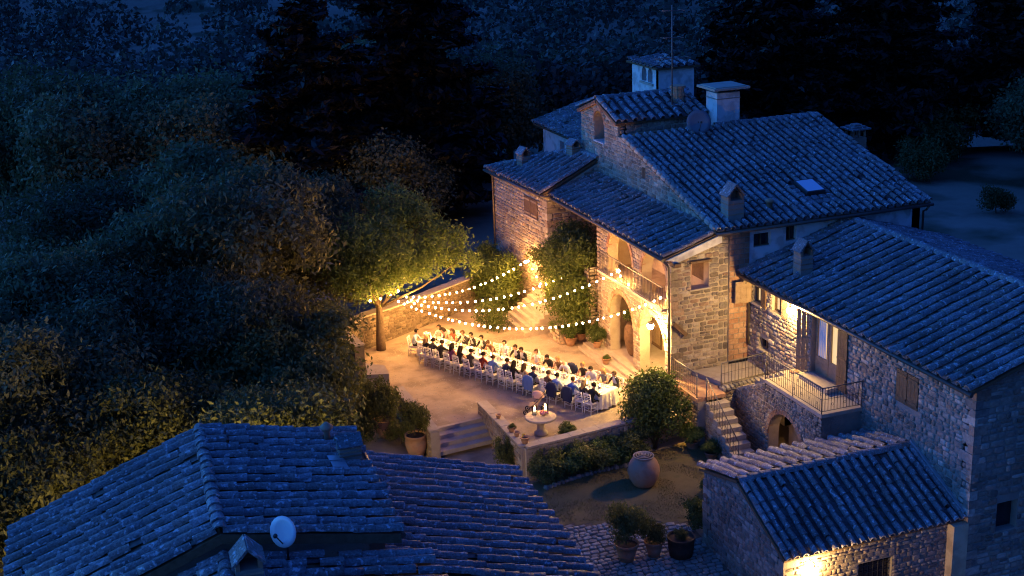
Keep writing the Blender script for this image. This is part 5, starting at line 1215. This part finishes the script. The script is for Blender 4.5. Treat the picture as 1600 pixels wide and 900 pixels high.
for lv, (z_, k) in enumerate(((.757, 0), (.70, .012), (.45, .05), (.10, .09))):
    for i, (a, b, nx_, ny_) in enumerate(per):
        w_ = k*(.35+.65*math.sin(i*1.15+math.sin(i*.37)*2)); V.append((a+nx_*(w_+.01*lv), b+ny_*(w_+.01*lv), z_+(.02*math.sin(i*.8) if lv == 3 else 0)))
F = [[l*m_+i, l*m_+(i+1) % m_, (l+1)*m_+(i+1) % m_, (l+1)*m_+i][::-1] for l in range(3) for i in range(m_)]; F.append([i for i in range(m_)])
mb.add(V, F, 0, False); mb.build('cloth', 'linen', cl)
TM = Matrix.Translation(NP) @ Matrix.Rotation(trz, 4, 'Z')
def on_table(x, y, z=.757): return tuple(TM @ Vector((x, y, z)))

# chairs
def make_chair():
    t = thing('chiavari_chair', 'chair', 'chair', (0, 0, 0))
    mb = MB(); mb.box(-.20, .20, -.19, .21, .43, .46); mb.box(-.19, .19, -.18, .20, .46, .50, 1); mb.build('seat', ['chairwhite', 'cushion'], t)
    for sx in (-1, 1):
        mb = MB(); mb.tube([(sx*.18, .18, 0), (sx*.19, .19, .44)], .017, 6); mb.build('leg', 'chairwhite', t)
        mb = MB(); mb.tube([(sx*.18, -.23, 0), (sx*.19, -.19, .44), (sx*.175, -.26, .93)], .018, 6); mb.build('leg', 'chairwhite', t)
    mb = MB()
    for z_, y_ in ((.62, -.215), (.70, -.227), (.78, -.238), (.91, -.257), (.86, -.249)): mb.tube([(-.18, y_, z_), (.18, y_, z_)], .013 if z_ < .9 else .018, 5)
    mb.build('backrest', 'chairwhite', t)
    mb = MB()
    for z_ in (.16, .28):
        for sx in (-1, 1): mb.tube([(sx*.182, .182, z_), (sx*.185, -.205, z_)], .010, 5)
        mb.tube([(-.182, .183, z_), (.182, .183, z_)], .010, 5); mb.tube([(-.185, -.208, z_), (.185, -.208, z_)], .010, 5)
    mb.build('stretcher', 'chairwhite', t)
    return t
proto_chair = make_chair(); used_chair = [False]
def place_chair(p, rz, label):
    o = proto_chair if not used_chair[0] else copy_tree(proto_chair); used_chair[0] = True
    o.location = p; o.rotation_euler = (0, 0, rz); tag(o, label, 'chair', 'white chairs around the dinner table'); return o

# ------------------------------------------------------------------ people
def plain(name, c, rough=.75):
    k = 'c_'+name
    if k not in M: M[k] = surf(name, [tuple(x*.88 for x in c), c], rough=rough, scale=9, bump=.08, bscale=50, spec=.2)
    return M[k]
SK = plain('skin', (.52, .30, .20), .55)
CLO = dict(white=(.72, .71, .72), black=(.018, .018, .022), navy=(.025, .035, .085), charcoal=(.045, .045, .05), blue=(.13, .22, .50), lightblue=(.42, .50, .68), red=(.16, .025, .02), purple=(.14, .04, .12), brown=(.14, .08, .05), tan=(.42, .31, .22), ivory=(.78, .74, .68), grey=(.18, .19, .22), rust=(.30, .10, .06), pink=(.55, .34, .30))
HAIR = dict(dark=(.018, .012, .009), brown=(.06, .032, .016), blond=(.34, .22, .10), grey=(.30, .28, .26))
for k_, v_ in CLO.items(): plain(k_, v_)
for k_, v_ in HAIR.items(): plain('hair_'+k_, v_)
def skeleton(lean, nod, arms, fem, side):
    l = lean; sh = .18 if fem else .21; J = {}; E = []
    def j(n, p, r, par=None, tg='top'):
        J[n] = (Vector(p), r if isinstance(r, tuple) else (r, r)); 
        if par: E.append((par, n, tg))
    k = .88 if fem else 1.0
    j('hip', (0, -.03, .56), (.155, .12)); j('waist', (side*.02, -.02+.06*l, .73), (.155*k, .115*k), 'hip'); j('chest', (side*.05, .01+.2*l, .93-.03*l), (.19*k, .13*k), 'waist')
    nb = Vector((side*.07, .03+.32*l, 1.08-.06*l)); j('nb', nb, .068*k, 'chest'); nk = nb+Vector((0, .02+.03*l, .075)); j('nk', nk, .050, 'nb', 'skin')
    Rn = Matrix.Rotation(-nod, 3, 'X'); h = lambda y, z: nk+Rn @ Vector((0, y, z))
    j('h1', h(.025, .075), (.075, .08), 'nk', 'skin'); j('h2', h(.015, .155), (.092, .106), 'h1', 'skin'); j('h3', h(.0, .225), (.058, .07), 'h2', 'skin')
    hc = h(.012, .148)
    for s in (-1, 1):
        S = nb+Vector((s*sh, -.01, -.05)); j('s%d' % s, S, .074*k, 'nb')
        a = arms[0 if s < 0 else 1]
        if a == 't': el = S+Vector((s*.07, .12, -.21)); wr = Vector((s*.13+side*.07, .40+.15*l, .815)); ha = wr+Vector((-s*.05, .085, 0))
        elif a == 'r': el = S+Vector((s*.10, .20, -.13)); wr = el+Vector((s*.06, .24, -.05)); ha = wr+Vector((s*.01, .10, .01))
        elif a == 'u': el = S+Vector((s*.09, .15, -.20)); wr = el+Vector((-s*.10, .10, .17)); ha = wr+Vector((-s*.03, .02, .09))
        else: el = S+Vector((s*.09, -.02, -.25)); wr = el+Vector((-s*.03, .20, -.10)); ha = wr+Vector((-s*.03, .09, -.02))
        j('e%d' % s, el, .044*k, 's%d' % s, 'arm'); j('w%d' % s, wr, .030*k, 'e%d' % s, 'fore'); j('p%d' % s, ha, (.040, .020), 'w%d' % s, 'skin')
        d = (ha-wr).normalized(); q = d.cross(UPV).normalized()
        for f in range(4): j('f%d%d' % (s, f), ha+d*(.085-.012*abs(f-1.4))+q*(f-1.5)*.021-UPV*.012, .0085, 'p%d' % s, 'skin')
        j('t%d' % s, wr+d*.06-q*s*.055*(1 if s else 1), .0095, 'p%d' % s, 'skin')
        j('th%d' % s, (s*.10, .06, .545), .088*k, 'hip', 'bot'); j('k%d' % s, (s*.11, .43, .505), .062*k, 'th%d' % s, 'bot'); j('an%d' % s, (s*.11, .40, .09), .040, 'k%d' % s, 'bot'); j('to%d' % s, (s*.12, .53, .035), .034, 'an%d' % s, 'shoe')
    f_ = .93; J = {n: (p*f_, (r[0]*f_, r[1]*f_)) for n, (p, r) in J.items()}
    return J, E, hc*f_, nod, nk*f_
hair_cache = {}
def hair_mesh(kind, col):
    if (kind, col) in hair_cache: return hair_cache[(kind, col)]
    b = MB().ball((0, -.012, .018), (.112, .127, .12), 14, 9); ok = []
    for f in b.f:
        c = sum((Vector(b.v[i]) for i in f), Vector())/len(f)
        if c.y > .035 and c.z < .062: continue
        if c.z < -.055 and kind in ('short',): continue
        ok.append(f)
    mb = MB(); mb.add(b.v, ok, 0, True)
    if kind == 'long':
        mb.tube([(0, -.06, .02), (0, -.085, -.08), (0, -.10, -.20), (0, -.105, -.30)], [.09, .095, .09, .05], 9)
        for s in (-1, 1): mb.tube([(s*.075, .0, .03), (s*.09, .0, -.08), (s*.085, -.01, -.2)], [.035, .035, .02], 6)
    if kind == 'bun': mb.ball((0, -.10, .06), .055, 8, 6)
    me = mb.mesh('hair', M['c_hair_'+col]); hair_cache[(kind, col)] = me; return me
face_me = MB().ball((-.032, .094, .004), (.011, .007, .008), 6, 4).ball((.032, .094, .004), (.011, .007, .008), 6, 4).box(-.022, .022, .088, .094, -.052, -.045)
face_me = face_me.mesh('face', M['c_hair_dark'])
nose_me = MB().ball((0, .098, -.018), (.013, .018, .022), 6, 5).ball((-.088, .0, -.005), (.012, .02, .03), 6, 4).ball((.088, .0, -.005), (.012, .02, .03), 6, 4).mesh('nose_and_ears', M['c_skin'])
people = []
def person(label, p, rz, top, bot='black', arm=None, fore=None, hair=('short', 'dark'), lean=.3, nod=.2, arms='tt', fem=False, shirt=None, side=0, extra=None):
    J, E, hc, nod, nk = skeleton(lean*.75, nod, arms, fem, side); names = list(J); me = bpy.data.meshes.new('person')
    me.from_pydata([J[n][0] for n in names], [(names.index(a), names.index(b)) for a, b, t in E], [])
    o = link(bpy.data.objects.new('person', me)); o.location = p; o.rotation_euler = (0, 0, rz); tag(o, label, 'person', 'dinner guests')
    o.modifiers.new('Skin', 'SKIN'); sv = me.skin_vertices[0].data
    for i, n in enumerate(names): sv[i].radius = J[n][1]; sv[i].use_root = (n == 'hip')
    m = o.modifiers.new('Sub', 'SUBSURF'); m.levels = 1; m.render_levels = 1
    people.append((o, J, E, top, bot, arm or top, fore or arm or top, shirt, hair, hc, nod, extra)); return o
def finish_people():
    dg = bpy.context.evaluated_depsgraph_get(); dg.update()
    done = [(P, bpy.data.meshes.new_from_object(P[0].evaluated_get(dg))) for P in people]
    for P, me in done:
        o, J, E, top, bot, arm, fore, shirt, hair, hc, nod, extra = P
        o.modifiers.clear(); o.data = me; me.name = 'person'; me.materials.clear()
        slots = ['c_skin', 'c_'+top, 'c_'+bot, 'c_'+arm, 'c_'+fore, 'c_'+(shirt or top), 'c_black']
        for s in slots: me.materials.append(M[s])
        n = len(me.polygons); C = np.empty(n*3); me.polygons.foreach_get('center', C); C = C.reshape(-1, 3); Nn = np.empty(n*3); me.polygons.foreach_get('normal', Nn); Nn = Nn.reshape(-1, 3)
        best = np.full(n, 1e9); mi = np.zeros(n, int); code = dict(skin=0, top=1, bot=2, arm=3, fore=4, shoe=6)
        for a, b, tg in E:
            A = np.array(J[a][0]); B = np.array(J[b][0]); r = (J[a][1][0]+J[b][1][0])/2; d = B-A; t = np.clip(((C-A)@d)/(d@d), 0, 1); D = np.linalg.norm(C-A-t[:, None]*d, axis=1)/max(r, .02)
            w = D < best; best[w] = D[w]; mi[w] = code[tg]
        if shirt:
            w = (mi == 1) & (Nn[:, 1] > .35) & (np.abs(C[:, 0]-J['chest'][0].x) < .075) & (C[:, 2] > .72); mi[w] = 5
        me.polygons.foreach_set('material_index', mi.astype(np.int32)); me.polygons.foreach_set('use_smooth', np.ones(n, bool)); me.update()
        T = Matrix.Translation(hc) @ Matrix.Rotation(-nod, 4, 'X') @ Matrix.Scale(.93, 4)
        if hair: child('hair', hair_mesh(*hair), o, T)
        child('face', face_me, o, T); child('nose_and_ears', nose_me, o, T)
        if extra == 'tie' or extra == 'bow':
            c = J['chest'][0]; mb = MB()
            y_ = .118
            if extra == 'tie': mb.obox((c.x, c.y+y_+.01, c.z-.02), (.022, 0, 0), (0, .006, 0), (0, .01, .11))
            else: mb.obox((c.x, c.y+y_-.02, c.z+.115), (.05, 0, 0), (0, .01, 0), (0, 0, .02))
            mb.build('tie', M['c_black'], o)
        if extra == 'veil':
            mb = MB(); b = Vector(hc)+Vector((0, -.10, .05))
            mb.tube([b, b+Vector((0, -.07, -.15)), b+Vector((0, -.10, -.40)), b+Vector((0, -.11, -.62))], [.06, .09, .13, .17], 10); mb.build('veil', M['c_ivory'], o)
rN = math.atan2(-SD.x, SD.y); rF = rN+PI
def seat(d, side, off): off += .08; return NP+AX*d+SD*side*off
nearP = [ # d, label, args
 (10.02, 'guest with long blond hair in dark dress near the table end', dict(top='black', arm='skin', hair=('long', 'blond'), fem=True, lean=.5)),
 (9.57, 'dark suited guest seen from behind, next to the blond one', dict(top='charcoal', hair=('short', 'dark'), lean=.5)),
 (9.07, 'guest in dark suit stretching an arm over the table', dict(top='black', hair=('short', 'dark'), lean=.7, arms='tr')),
 (8.38, 'guest in purple dress with long dark hair', dict(top='purple', arm='skin', hair=('long', 'dark'), fem=True, lean=.5)),
 (7.82, 'guest in black with very long dark hair, back turned', dict(top='black', arm='skin', hair=('long', 'dark'), fem=True, lean=.35)),
 (7.17, 'guest in dark waistcoat and white sleeves, far part of the row', dict(top='charcoal', arm='white', hair=('short', 'dark'), lean=.3, arms='tr')),
 (6.49, 'guest in dark red dress with dark hair', dict(top='red', arm='red', fore='skin', hair=('short', 'dark'), fem=True, lean=.4, side=1)),
 (5.82, 'guest in bright blue shirt beside the red dress', dict(top='blue', hair=('short', 'brown'), lean=.3)),
 (5.11, 'guest in navy jacket leaning over the table', dict(top='navy', hair=('short', 'dark'), lean=.7)),
 (4.63, 'guest in black dress with long dark hair beside navy jacket', dict(top='black', hair=('long', 'dark'), fem=True, lean=.4)),
 (4.04, 'guest in pale dress with long brown hair', dict(top='tan', arm='skin', hair=('long', 'brown'), fem=True, lean=.4)),
 (3.49, 'guest in navy waistcoat and white sleeves before the blue draped chair', dict(top='navy', arm='white', hair=('short', 'dark'), lean=.3)),
 (2.67, 'small guest in brown top, short hair', dict(top='brown', arm='skin', hair=('short', 'brown'), fem=True, lean=.3)),
 (2.18, 'guest in light blue shirt before the first navy draped chair', dict(top='lightblue', hair=('short', 'dark'), lean=.3)),
 (1.34, 'guest in blue shirt before the second navy draped chair', dict(top='blue', hair=('short', 'brown'), lean=.5)),
 (.76, 'guest with blond hair in dark top near the close table end', dict(top='charcoal', hair=('long', 'blond'), fem=True, lean=.5)),
 (.28, 'guest in black suit at the close table end, back turned', dict(top='black', hair=('short', 'dark'), lean=.6))]
farP = [
 (11.08-.45, 'guest in white shirt resting folded arms on the table end', dict(top='white', lean=.7, nod=.1)),
 (10.35, 'guest with dark hair bowing the head, bare shoulders', dict(top='pink', arm='skin', hair=('long', 'dark'), fem=True, lean=.8, nod=.7)),
 (9.77, 'guest in rust dress turning beside an empty chair', dict(top='rust', arm='skin', hair=('long', 'brown'), fem=True, lean=.5, nod=.4, side=1)),
 (9.2, 'guest in dark jacket over white shirt, raising a hand', dict(top='charcoal', shirt='white', hair=('short', 'brown'), lean=.4, arms='ut')),
 (8.65, 'guest in dark suit with dark tie', dict(top='black', shirt='white', hair=('short', 'dark'), lean=.3, extra='tie')),
 (7.99, 'guest in black suit with bow tie', dict(top='black', shirt='white', hair=('short', 'dark'), lean=.3, extra='bow', arms='rt')),
 (7.42, 'guest bowing a brown haired head over the plate', dict(top='brown', arm='skin', hair=('bun', 'brown'), fem=True, lean=.9, nod=.8)),
 (6.67, 'guest in plain white shirt sitting upright mid table', dict(top='white', hair=('short', 'dark'), lean=.1, nod=.0)),
 (5.94, 'guest in dark suit and open white shirt beside the groom', dict(top='black', shirt='white', hair=('short', 'dark'), lean=.3, nod=.3)),
 (5.52, 'groom in dark suit with white boutonniere looking down', dict(top='black', shirt='white', hair=('short', 'dark'), lean=.5, nod=.4)),
 (4.77, 'bride in ivory dress with veil', dict(top='ivory', arm='skin', hair=('bun', 'brown'), fem=True, lean=.1, nod=.1, extra='veil')),
 (3.99, 'guest in black shirt looking down, next to the bride', dict(top='black', fore='skin', hair=('short', 'dark'), lean=.5, nod=.6)),
 (3.45, 'guest in patterned brown dress behind the candle', dict(top='brown', arm='skin', hair=('bun', 'blond'), fem=True, lean=.4, nod=.3)),
 (2.95, 'bald guest in white shirt and dark tie leaning sideways', dict(top='white', hair=None, lean=.8, nod=.5, side=1, extra='tie')),
 (2.12, 'guest in black dress with pinned up blond hair', dict(top='black', arm='skin', hair=('bun', 'blond'), fem=True, lean=.2, nod=.1)),
 (1.59, 'guest in pinkish white shirt with dark hair near the close end', dict(top='white', hair=('short', 'dark'), lean=.5, nod=.5)),
 (.99, 'guest in grey dress with blond hair near the close end', dict(top='grey', arm='skin', hair=('long', 'blond'), fem=True, lean=.3, nod=.3)),
 (.36, 'guest in dark suit last in the row facing the courtyard', dict(top='charcoal', shirt='white', hair=('short', 'brown'), lean=.3, nod=.2))]
brief = lambda s, n=9: ' '.join(s.replace('guest ', '').replace(',', '').split()[:n])
for d, lab, a in nearP:
    p = seat(d, -1, .85); j_ = random.uniform(-.12, .12); person(lab.replace('guest', 'person', 1), p, rN+j_, **a)
    place_chair(seat(d, -1, .80), rN+j_*.6, 'white chair of the one '+brief(lab))
for d, lab, a in farP:
    p = seat(d, 1, .86); j_ = random.uniform(-.15, .15); person(lab.replace('guest', 'person', 1).replace('groom', 'person dressed as groom').replace('bride in', 'person dressed as bride in'), p, rF+j_, **a)
    place_chair(seat(d, 1, .84), rF+j_*.6, 'white chair on the loggia side of the one '+brief(lab, 7))
pe = NP+AX*(TLn+.42)-SD*.42; re_ = math.atan2(AX.x, -AX.y)+.5
person('person in pale blue shirt seated at the far table end', pe, re_, top='lightblue', bot='black', hair=('short', 'dark'), lean=.4)
place_chair(pe, re_, 'white chair at the far end of the table, in profile')
place_chair(seat(10.05, 1, 1.0), rF+.5, 'empty white chair tilted away beside the rust dress')
place_chair(seat(7.04, 1, .95), rF+.3, 'empty white chair left of the upright white shirt')
place_chair(seat(4.33, 1, .92), rF-.2, 'empty white chair beside the bride')
finish_people()
def jacket(d, side, label, col):
    p = seat(d, side, .80); t = thing('jacket', label, 'jacket', tuple(p), rN if side < 0 else rF); mb = MB()
    rings = [(.34, .23, -.34, -.285), (.55, .24, -.335, -.23), (.80, .235, -.325, -.19), (.93, .20, -.315, -.19), (.985, .15, -.30, -.215)]
    V = []; n = 14
    for z_, w_, y0, y1 in rings:
        for k in range(n): a_ = 2*PI*k/n; V.append((w_*math.copysign(abs(math.cos(a_))**.5, math.cos(a_)), (y0+y1)/2+(y1-y0)/2*math.copysign(abs(math.sin(a_))**.6, math.sin(a_)), z_+.015*math.sin(3*a_)))
    F = [[i*n+k, i*n+(k+1) % n, (i+1)*n+(k+1) % n, (i+1)*n+k] for i in range(4) for k in range(n)]+[[4*n+k for k in range(n)]]
    mb.add(V, F, 0, True); mb.build('body', M['c_'+col], t); mb = MB()
    for s in (-1, 1): mb.tube([(s*.19, -.26, .92), (s*.25, -.30, .72), (s*.24, -.32, .44)], [.06, .055, .045], 8)
    mb.build('sleeve', M['c_'+col], t)
jacket(3.49, -1, 'blue jacket hung over the chair behind the stroller', 'blue'); jacket(2.18, -1, 'navy jacket hung over the chair of the light blue shirt', 'navy'); jacket(1.34, -1, 'navy jacket hung over the chair of the blue shirt', 'navy'); jacket(2.95, 1, 'dark jacket hung over the chair of the bald guest', 'navy')

# ------------------------------------------------------------------ things on the table
def scatter(name, label, cat, group, spots, parts, labels=None):
    for i, (x, y, z_, rz, s) in enumerate(spots):
        t = thing(name, labels[i] if labels else ORD[i]+' '+label, cat, on_table(x, y, z_), trz+rz, group); t.scale = (s, s, s)
        for pn, me in parts: child(pn, me, t)
plate = [('rim', MB().lathe([(.08, 0), (.14, .012), (.145, .018), (.10, .012), (.01, .008)], 16, capt=False).mesh('rim', 'china'))]
ps_ = [(d, .36, .757, 0, 1) for d, _, _ in nearP]+[(d, -.36, .757, 0, 1) for d, _, _ in farP if d < TLn]
scatter('dinner_plate', 'white dinner plate laid before a guest', 'plate', 'dinner plates', ps_, plate, ['white dinner plate before the one '+brief(l_) for _, l_, _ in nearP]+['white dinner plate before the one '+brief(l_) for d, l_, _ in farP if d < TLn])
gl_ = [('bowl', MB().lathe([(.012, .09), (.036, .12), (.04, .16), (.034, .20)], 10, capb=False, capt=False).mesh('bowl', 'glass')), ('stem', MB().lathe([(.034, 0), (.006, .008), (.006, .09)], 8).mesh('stem', 'glass'))]
scatter('wine_glass', 'stemmed wine glass on the white cloth', 'wine glass', 'wine glasses', [(d+.14, .20*s_, .757, 0, 1) for s_, L_ in ((1, nearP), (-1, farP)) for d, _, _ in L_ if d+.14 < TLn], gl_, ['stemmed wine glass of the one '+brief(l_) for L_ in (nearP, farP) for d, l_, _ in L_ if d+.14 < TLn])
bo_ = [('body', MB().lathe([(.037, 0), (.037, .19), (.015, .24), (.014, .30), (.017, .30), (.017, .31)], 10).mesh('body', 'bottle')), ('label_band', MB().lathe([(.0385, .06), (.0385, .14)], 10, capb=False, capt=False).mesh('label_band', 'china'))]
scatter('wine_bottle', 'dark wine bottle along the table from the close end', 'bottle', 'wine bottles', [(1.2, .1, .757, 0, 1), (2.4, -.15, .757, 0, 1), (3.7, .12, .757, 0, 1), (5.0, .1, .757, 0, 1), (6.2, -.1, .757, 0, 1), (7.6, .14, .757, 0, 1), (8.9, -.05, .757, 0, 1), (10.0, .12, .757, 0, 1)], bo_)
cn_ = [('candle', MB().lathe([(.035, 0), (.035, .10)], 10).mesh('candle', 'candle')), ('flame', MB().ball((0, 0, .145), (.020, .020, .04), 8, 6).mesh('flame', 'flame')), ('glass_cylinder', MB().lathe([(.062, .0), (.065, .21)], 14, capb=False, capt=False).mesh('glass_cylinder', 'glass'))]
cs_ = [(.5+i*.62, random.uniform(-.12, .12), .757, 0, random.uniform(.9, 1.25)) for i in range(17)]
scatter('candle_lantern', 'lit candle glass along the table from the close end', 'candle', 'candles along the table', cs_, cn_)
rr_ = random.Random(3); fb = MB(); fl_ = MB()
for k in range(26):
    a_ = rr_.uniform(0, 2*PI); q = rr_.uniform(0, .17); fb.ball((q*math.cos(a_), q*math.sin(a_), .10+rr_.uniform(0, .10)*(1-q*3)), rr_.uniform(.03, .05), 6, 4)
for k in range(24):
    a_ = rr_.uniform(0, 2*PI); q = rr_.uniform(.08, .22); c = Vector((q*math.cos(a_), q*math.sin(a_), .09)); fl_.add([c, c+Vector((.03, 0, .02)), c+Vector((.06*math.cos(a_), .06*math.sin(a_), .03)), c+Vector((0, .03, .02))], [(0, 1, 2, 3)])
fw_ = [('vase', MB().lathe([(.05, 0), (.08, .05), (.075, .10)], 12).mesh('vase', 'china')), ('blossom', fb.mesh('blossom', 'petal')), ('leaf_ring', fl_.mesh('leaf_ring', 'leafgreen'))]
scatter('flower_arrangement', 'low cream rose arrangement along the table from the close end', 'flowers', 'flower arrangements on the table', [(.85+i*.77, random.uniform(-.08, .08), .757, i, 1.0) for i in range(13)], fw_)
t = thing('tall_bouquet', 'taller cream bouquet at the far end of the table', 'flowers', on_table(TLn-.15, .1), 0); child('blossom', fb.mesh('blossom', 'petal'), t).location = (0, 0, .2)
MB().lathe([(.05, 0), (.07, .15), (.04, .26)], 12).build('vase', 'china', t)

# ------------------------------------------------------------------ round stone table, stroller
rt = thing('round_table', 'round stone pedestal table beside the parapet', 'table', (18.15, 46.85, 0))
mb = MB(); mb.lathe([(.60, .68), (.63, .70), (.63, .76), (.61, .78)], 28); mb.build('tabletop', 'stepstone', rt)
mb = MB(); mb.lathe([(.28, 0), (.28, .12), (.17, .2), (.15, .5), (.26, .68)], 16); mb.build('pedestal', 'stepstone', rt)
for i, (x, y, s, lab) in enumerate(((18.0, 47.1, 1.7, 'lit candle jar on the round stone table nearer the stroller'), (18.42, 47.0, 1.9, 'lit candle jar on the round stone table among the flowers'))):
    c = thing('candle_jar', lab, 'candle', (x, y, .78)); c.scale = (s, s, s)
    for pn, me in cn_: child(pn, me, c)
fo = thing('flower_arrangement', 'reddish flower arrangement on the round stone table', 'flowers', (18.28, 46.85, .78))
child('blossom', fb.mesh('blossom', 'petalpink'), fo); child('leaf_ring', fl_.mesh('leaf_ring', 'leafgreen'), fo); MB().lathe([(.05, 0), (.08, .05), (.075, .10)], 12).build('vase', 'terracotta', fo)
sr = thing('baby_stroller', 'baby stroller with hooded seat parked behind the chairs', 'stroller', (18.75, 49.0, 0), rad(60))
mb = MB(); mb.tube([(-.2, -.45, .95), (-.2, -.1, .55), (-.2, .35, .12)], .014, 6).tube([(.2, -.45, .95), (.2, -.1, .55), (.2, .35, .12)], .014, 6).tube([(-.2, -.45, .95), (.2, -.45, .95)], .018, 6).tube([(-.22, .1, .35), (-.22, -.3, .1)], .014, 6).tube([(.22, .1, .35), (.22, -.3, .1)], .014, 6); mb.build('frame', 'iron', sr)
mb = MB(); mb.add([(-.18, .25, .38), (.18, .25, .38), (.18, -.1, .40), (-.18, -.1, .40), (-.18, -.28, .78), (.18, -.28, .78), (-.18, .25, .30), (.18, .25, .30), (.18, -.12, .32), (-.18, -.12, .32), (-.18, -.34, .76), (.18, -.34, .76)], [(0,1,2,3), (3,2,5,4), (6,9,8,7), (9,10,11,8), (0,6,7,1), (4,5,11,10), (0,3,9,6), (3,4,10,9), (1,7,8,2), (2,8,11,5)]); mb.build('seat', M['c_tan'], sr)
b = MB().ball((0, -.12, .72), (.22, .30, .26), 12, 8); hood = MB(); hood.add(b.v, [f for f in b.f if sum(b.v[i][2] for i in f)/len(f) > .74 and sum(b.v[i][1] for i in f)/len(f) < .06], 0, True); hood.build('hood', M['c_pink'], sr)
for x, y, r_ in ((-.24, .36, .09), (.24, .36, .09), (-.26, -.32, .11), (.26, -.32, .11)):
    mb = MB(); pts = [(x, y+r_*math.cos(a), r_+r_*math.sin(a)*.999) for a in [2*PI*k/12 for k in range(13)]]; mb.tube(pts, .022, 6, cap=False); mb.tube([(x-.02, y, r_), (x+.02, y, r_)], .03, 6); mb.build('wheel', 'wire', sr)
# drop helper marks
for o in sc.objects:
    if '_w' in o: del o['_w']
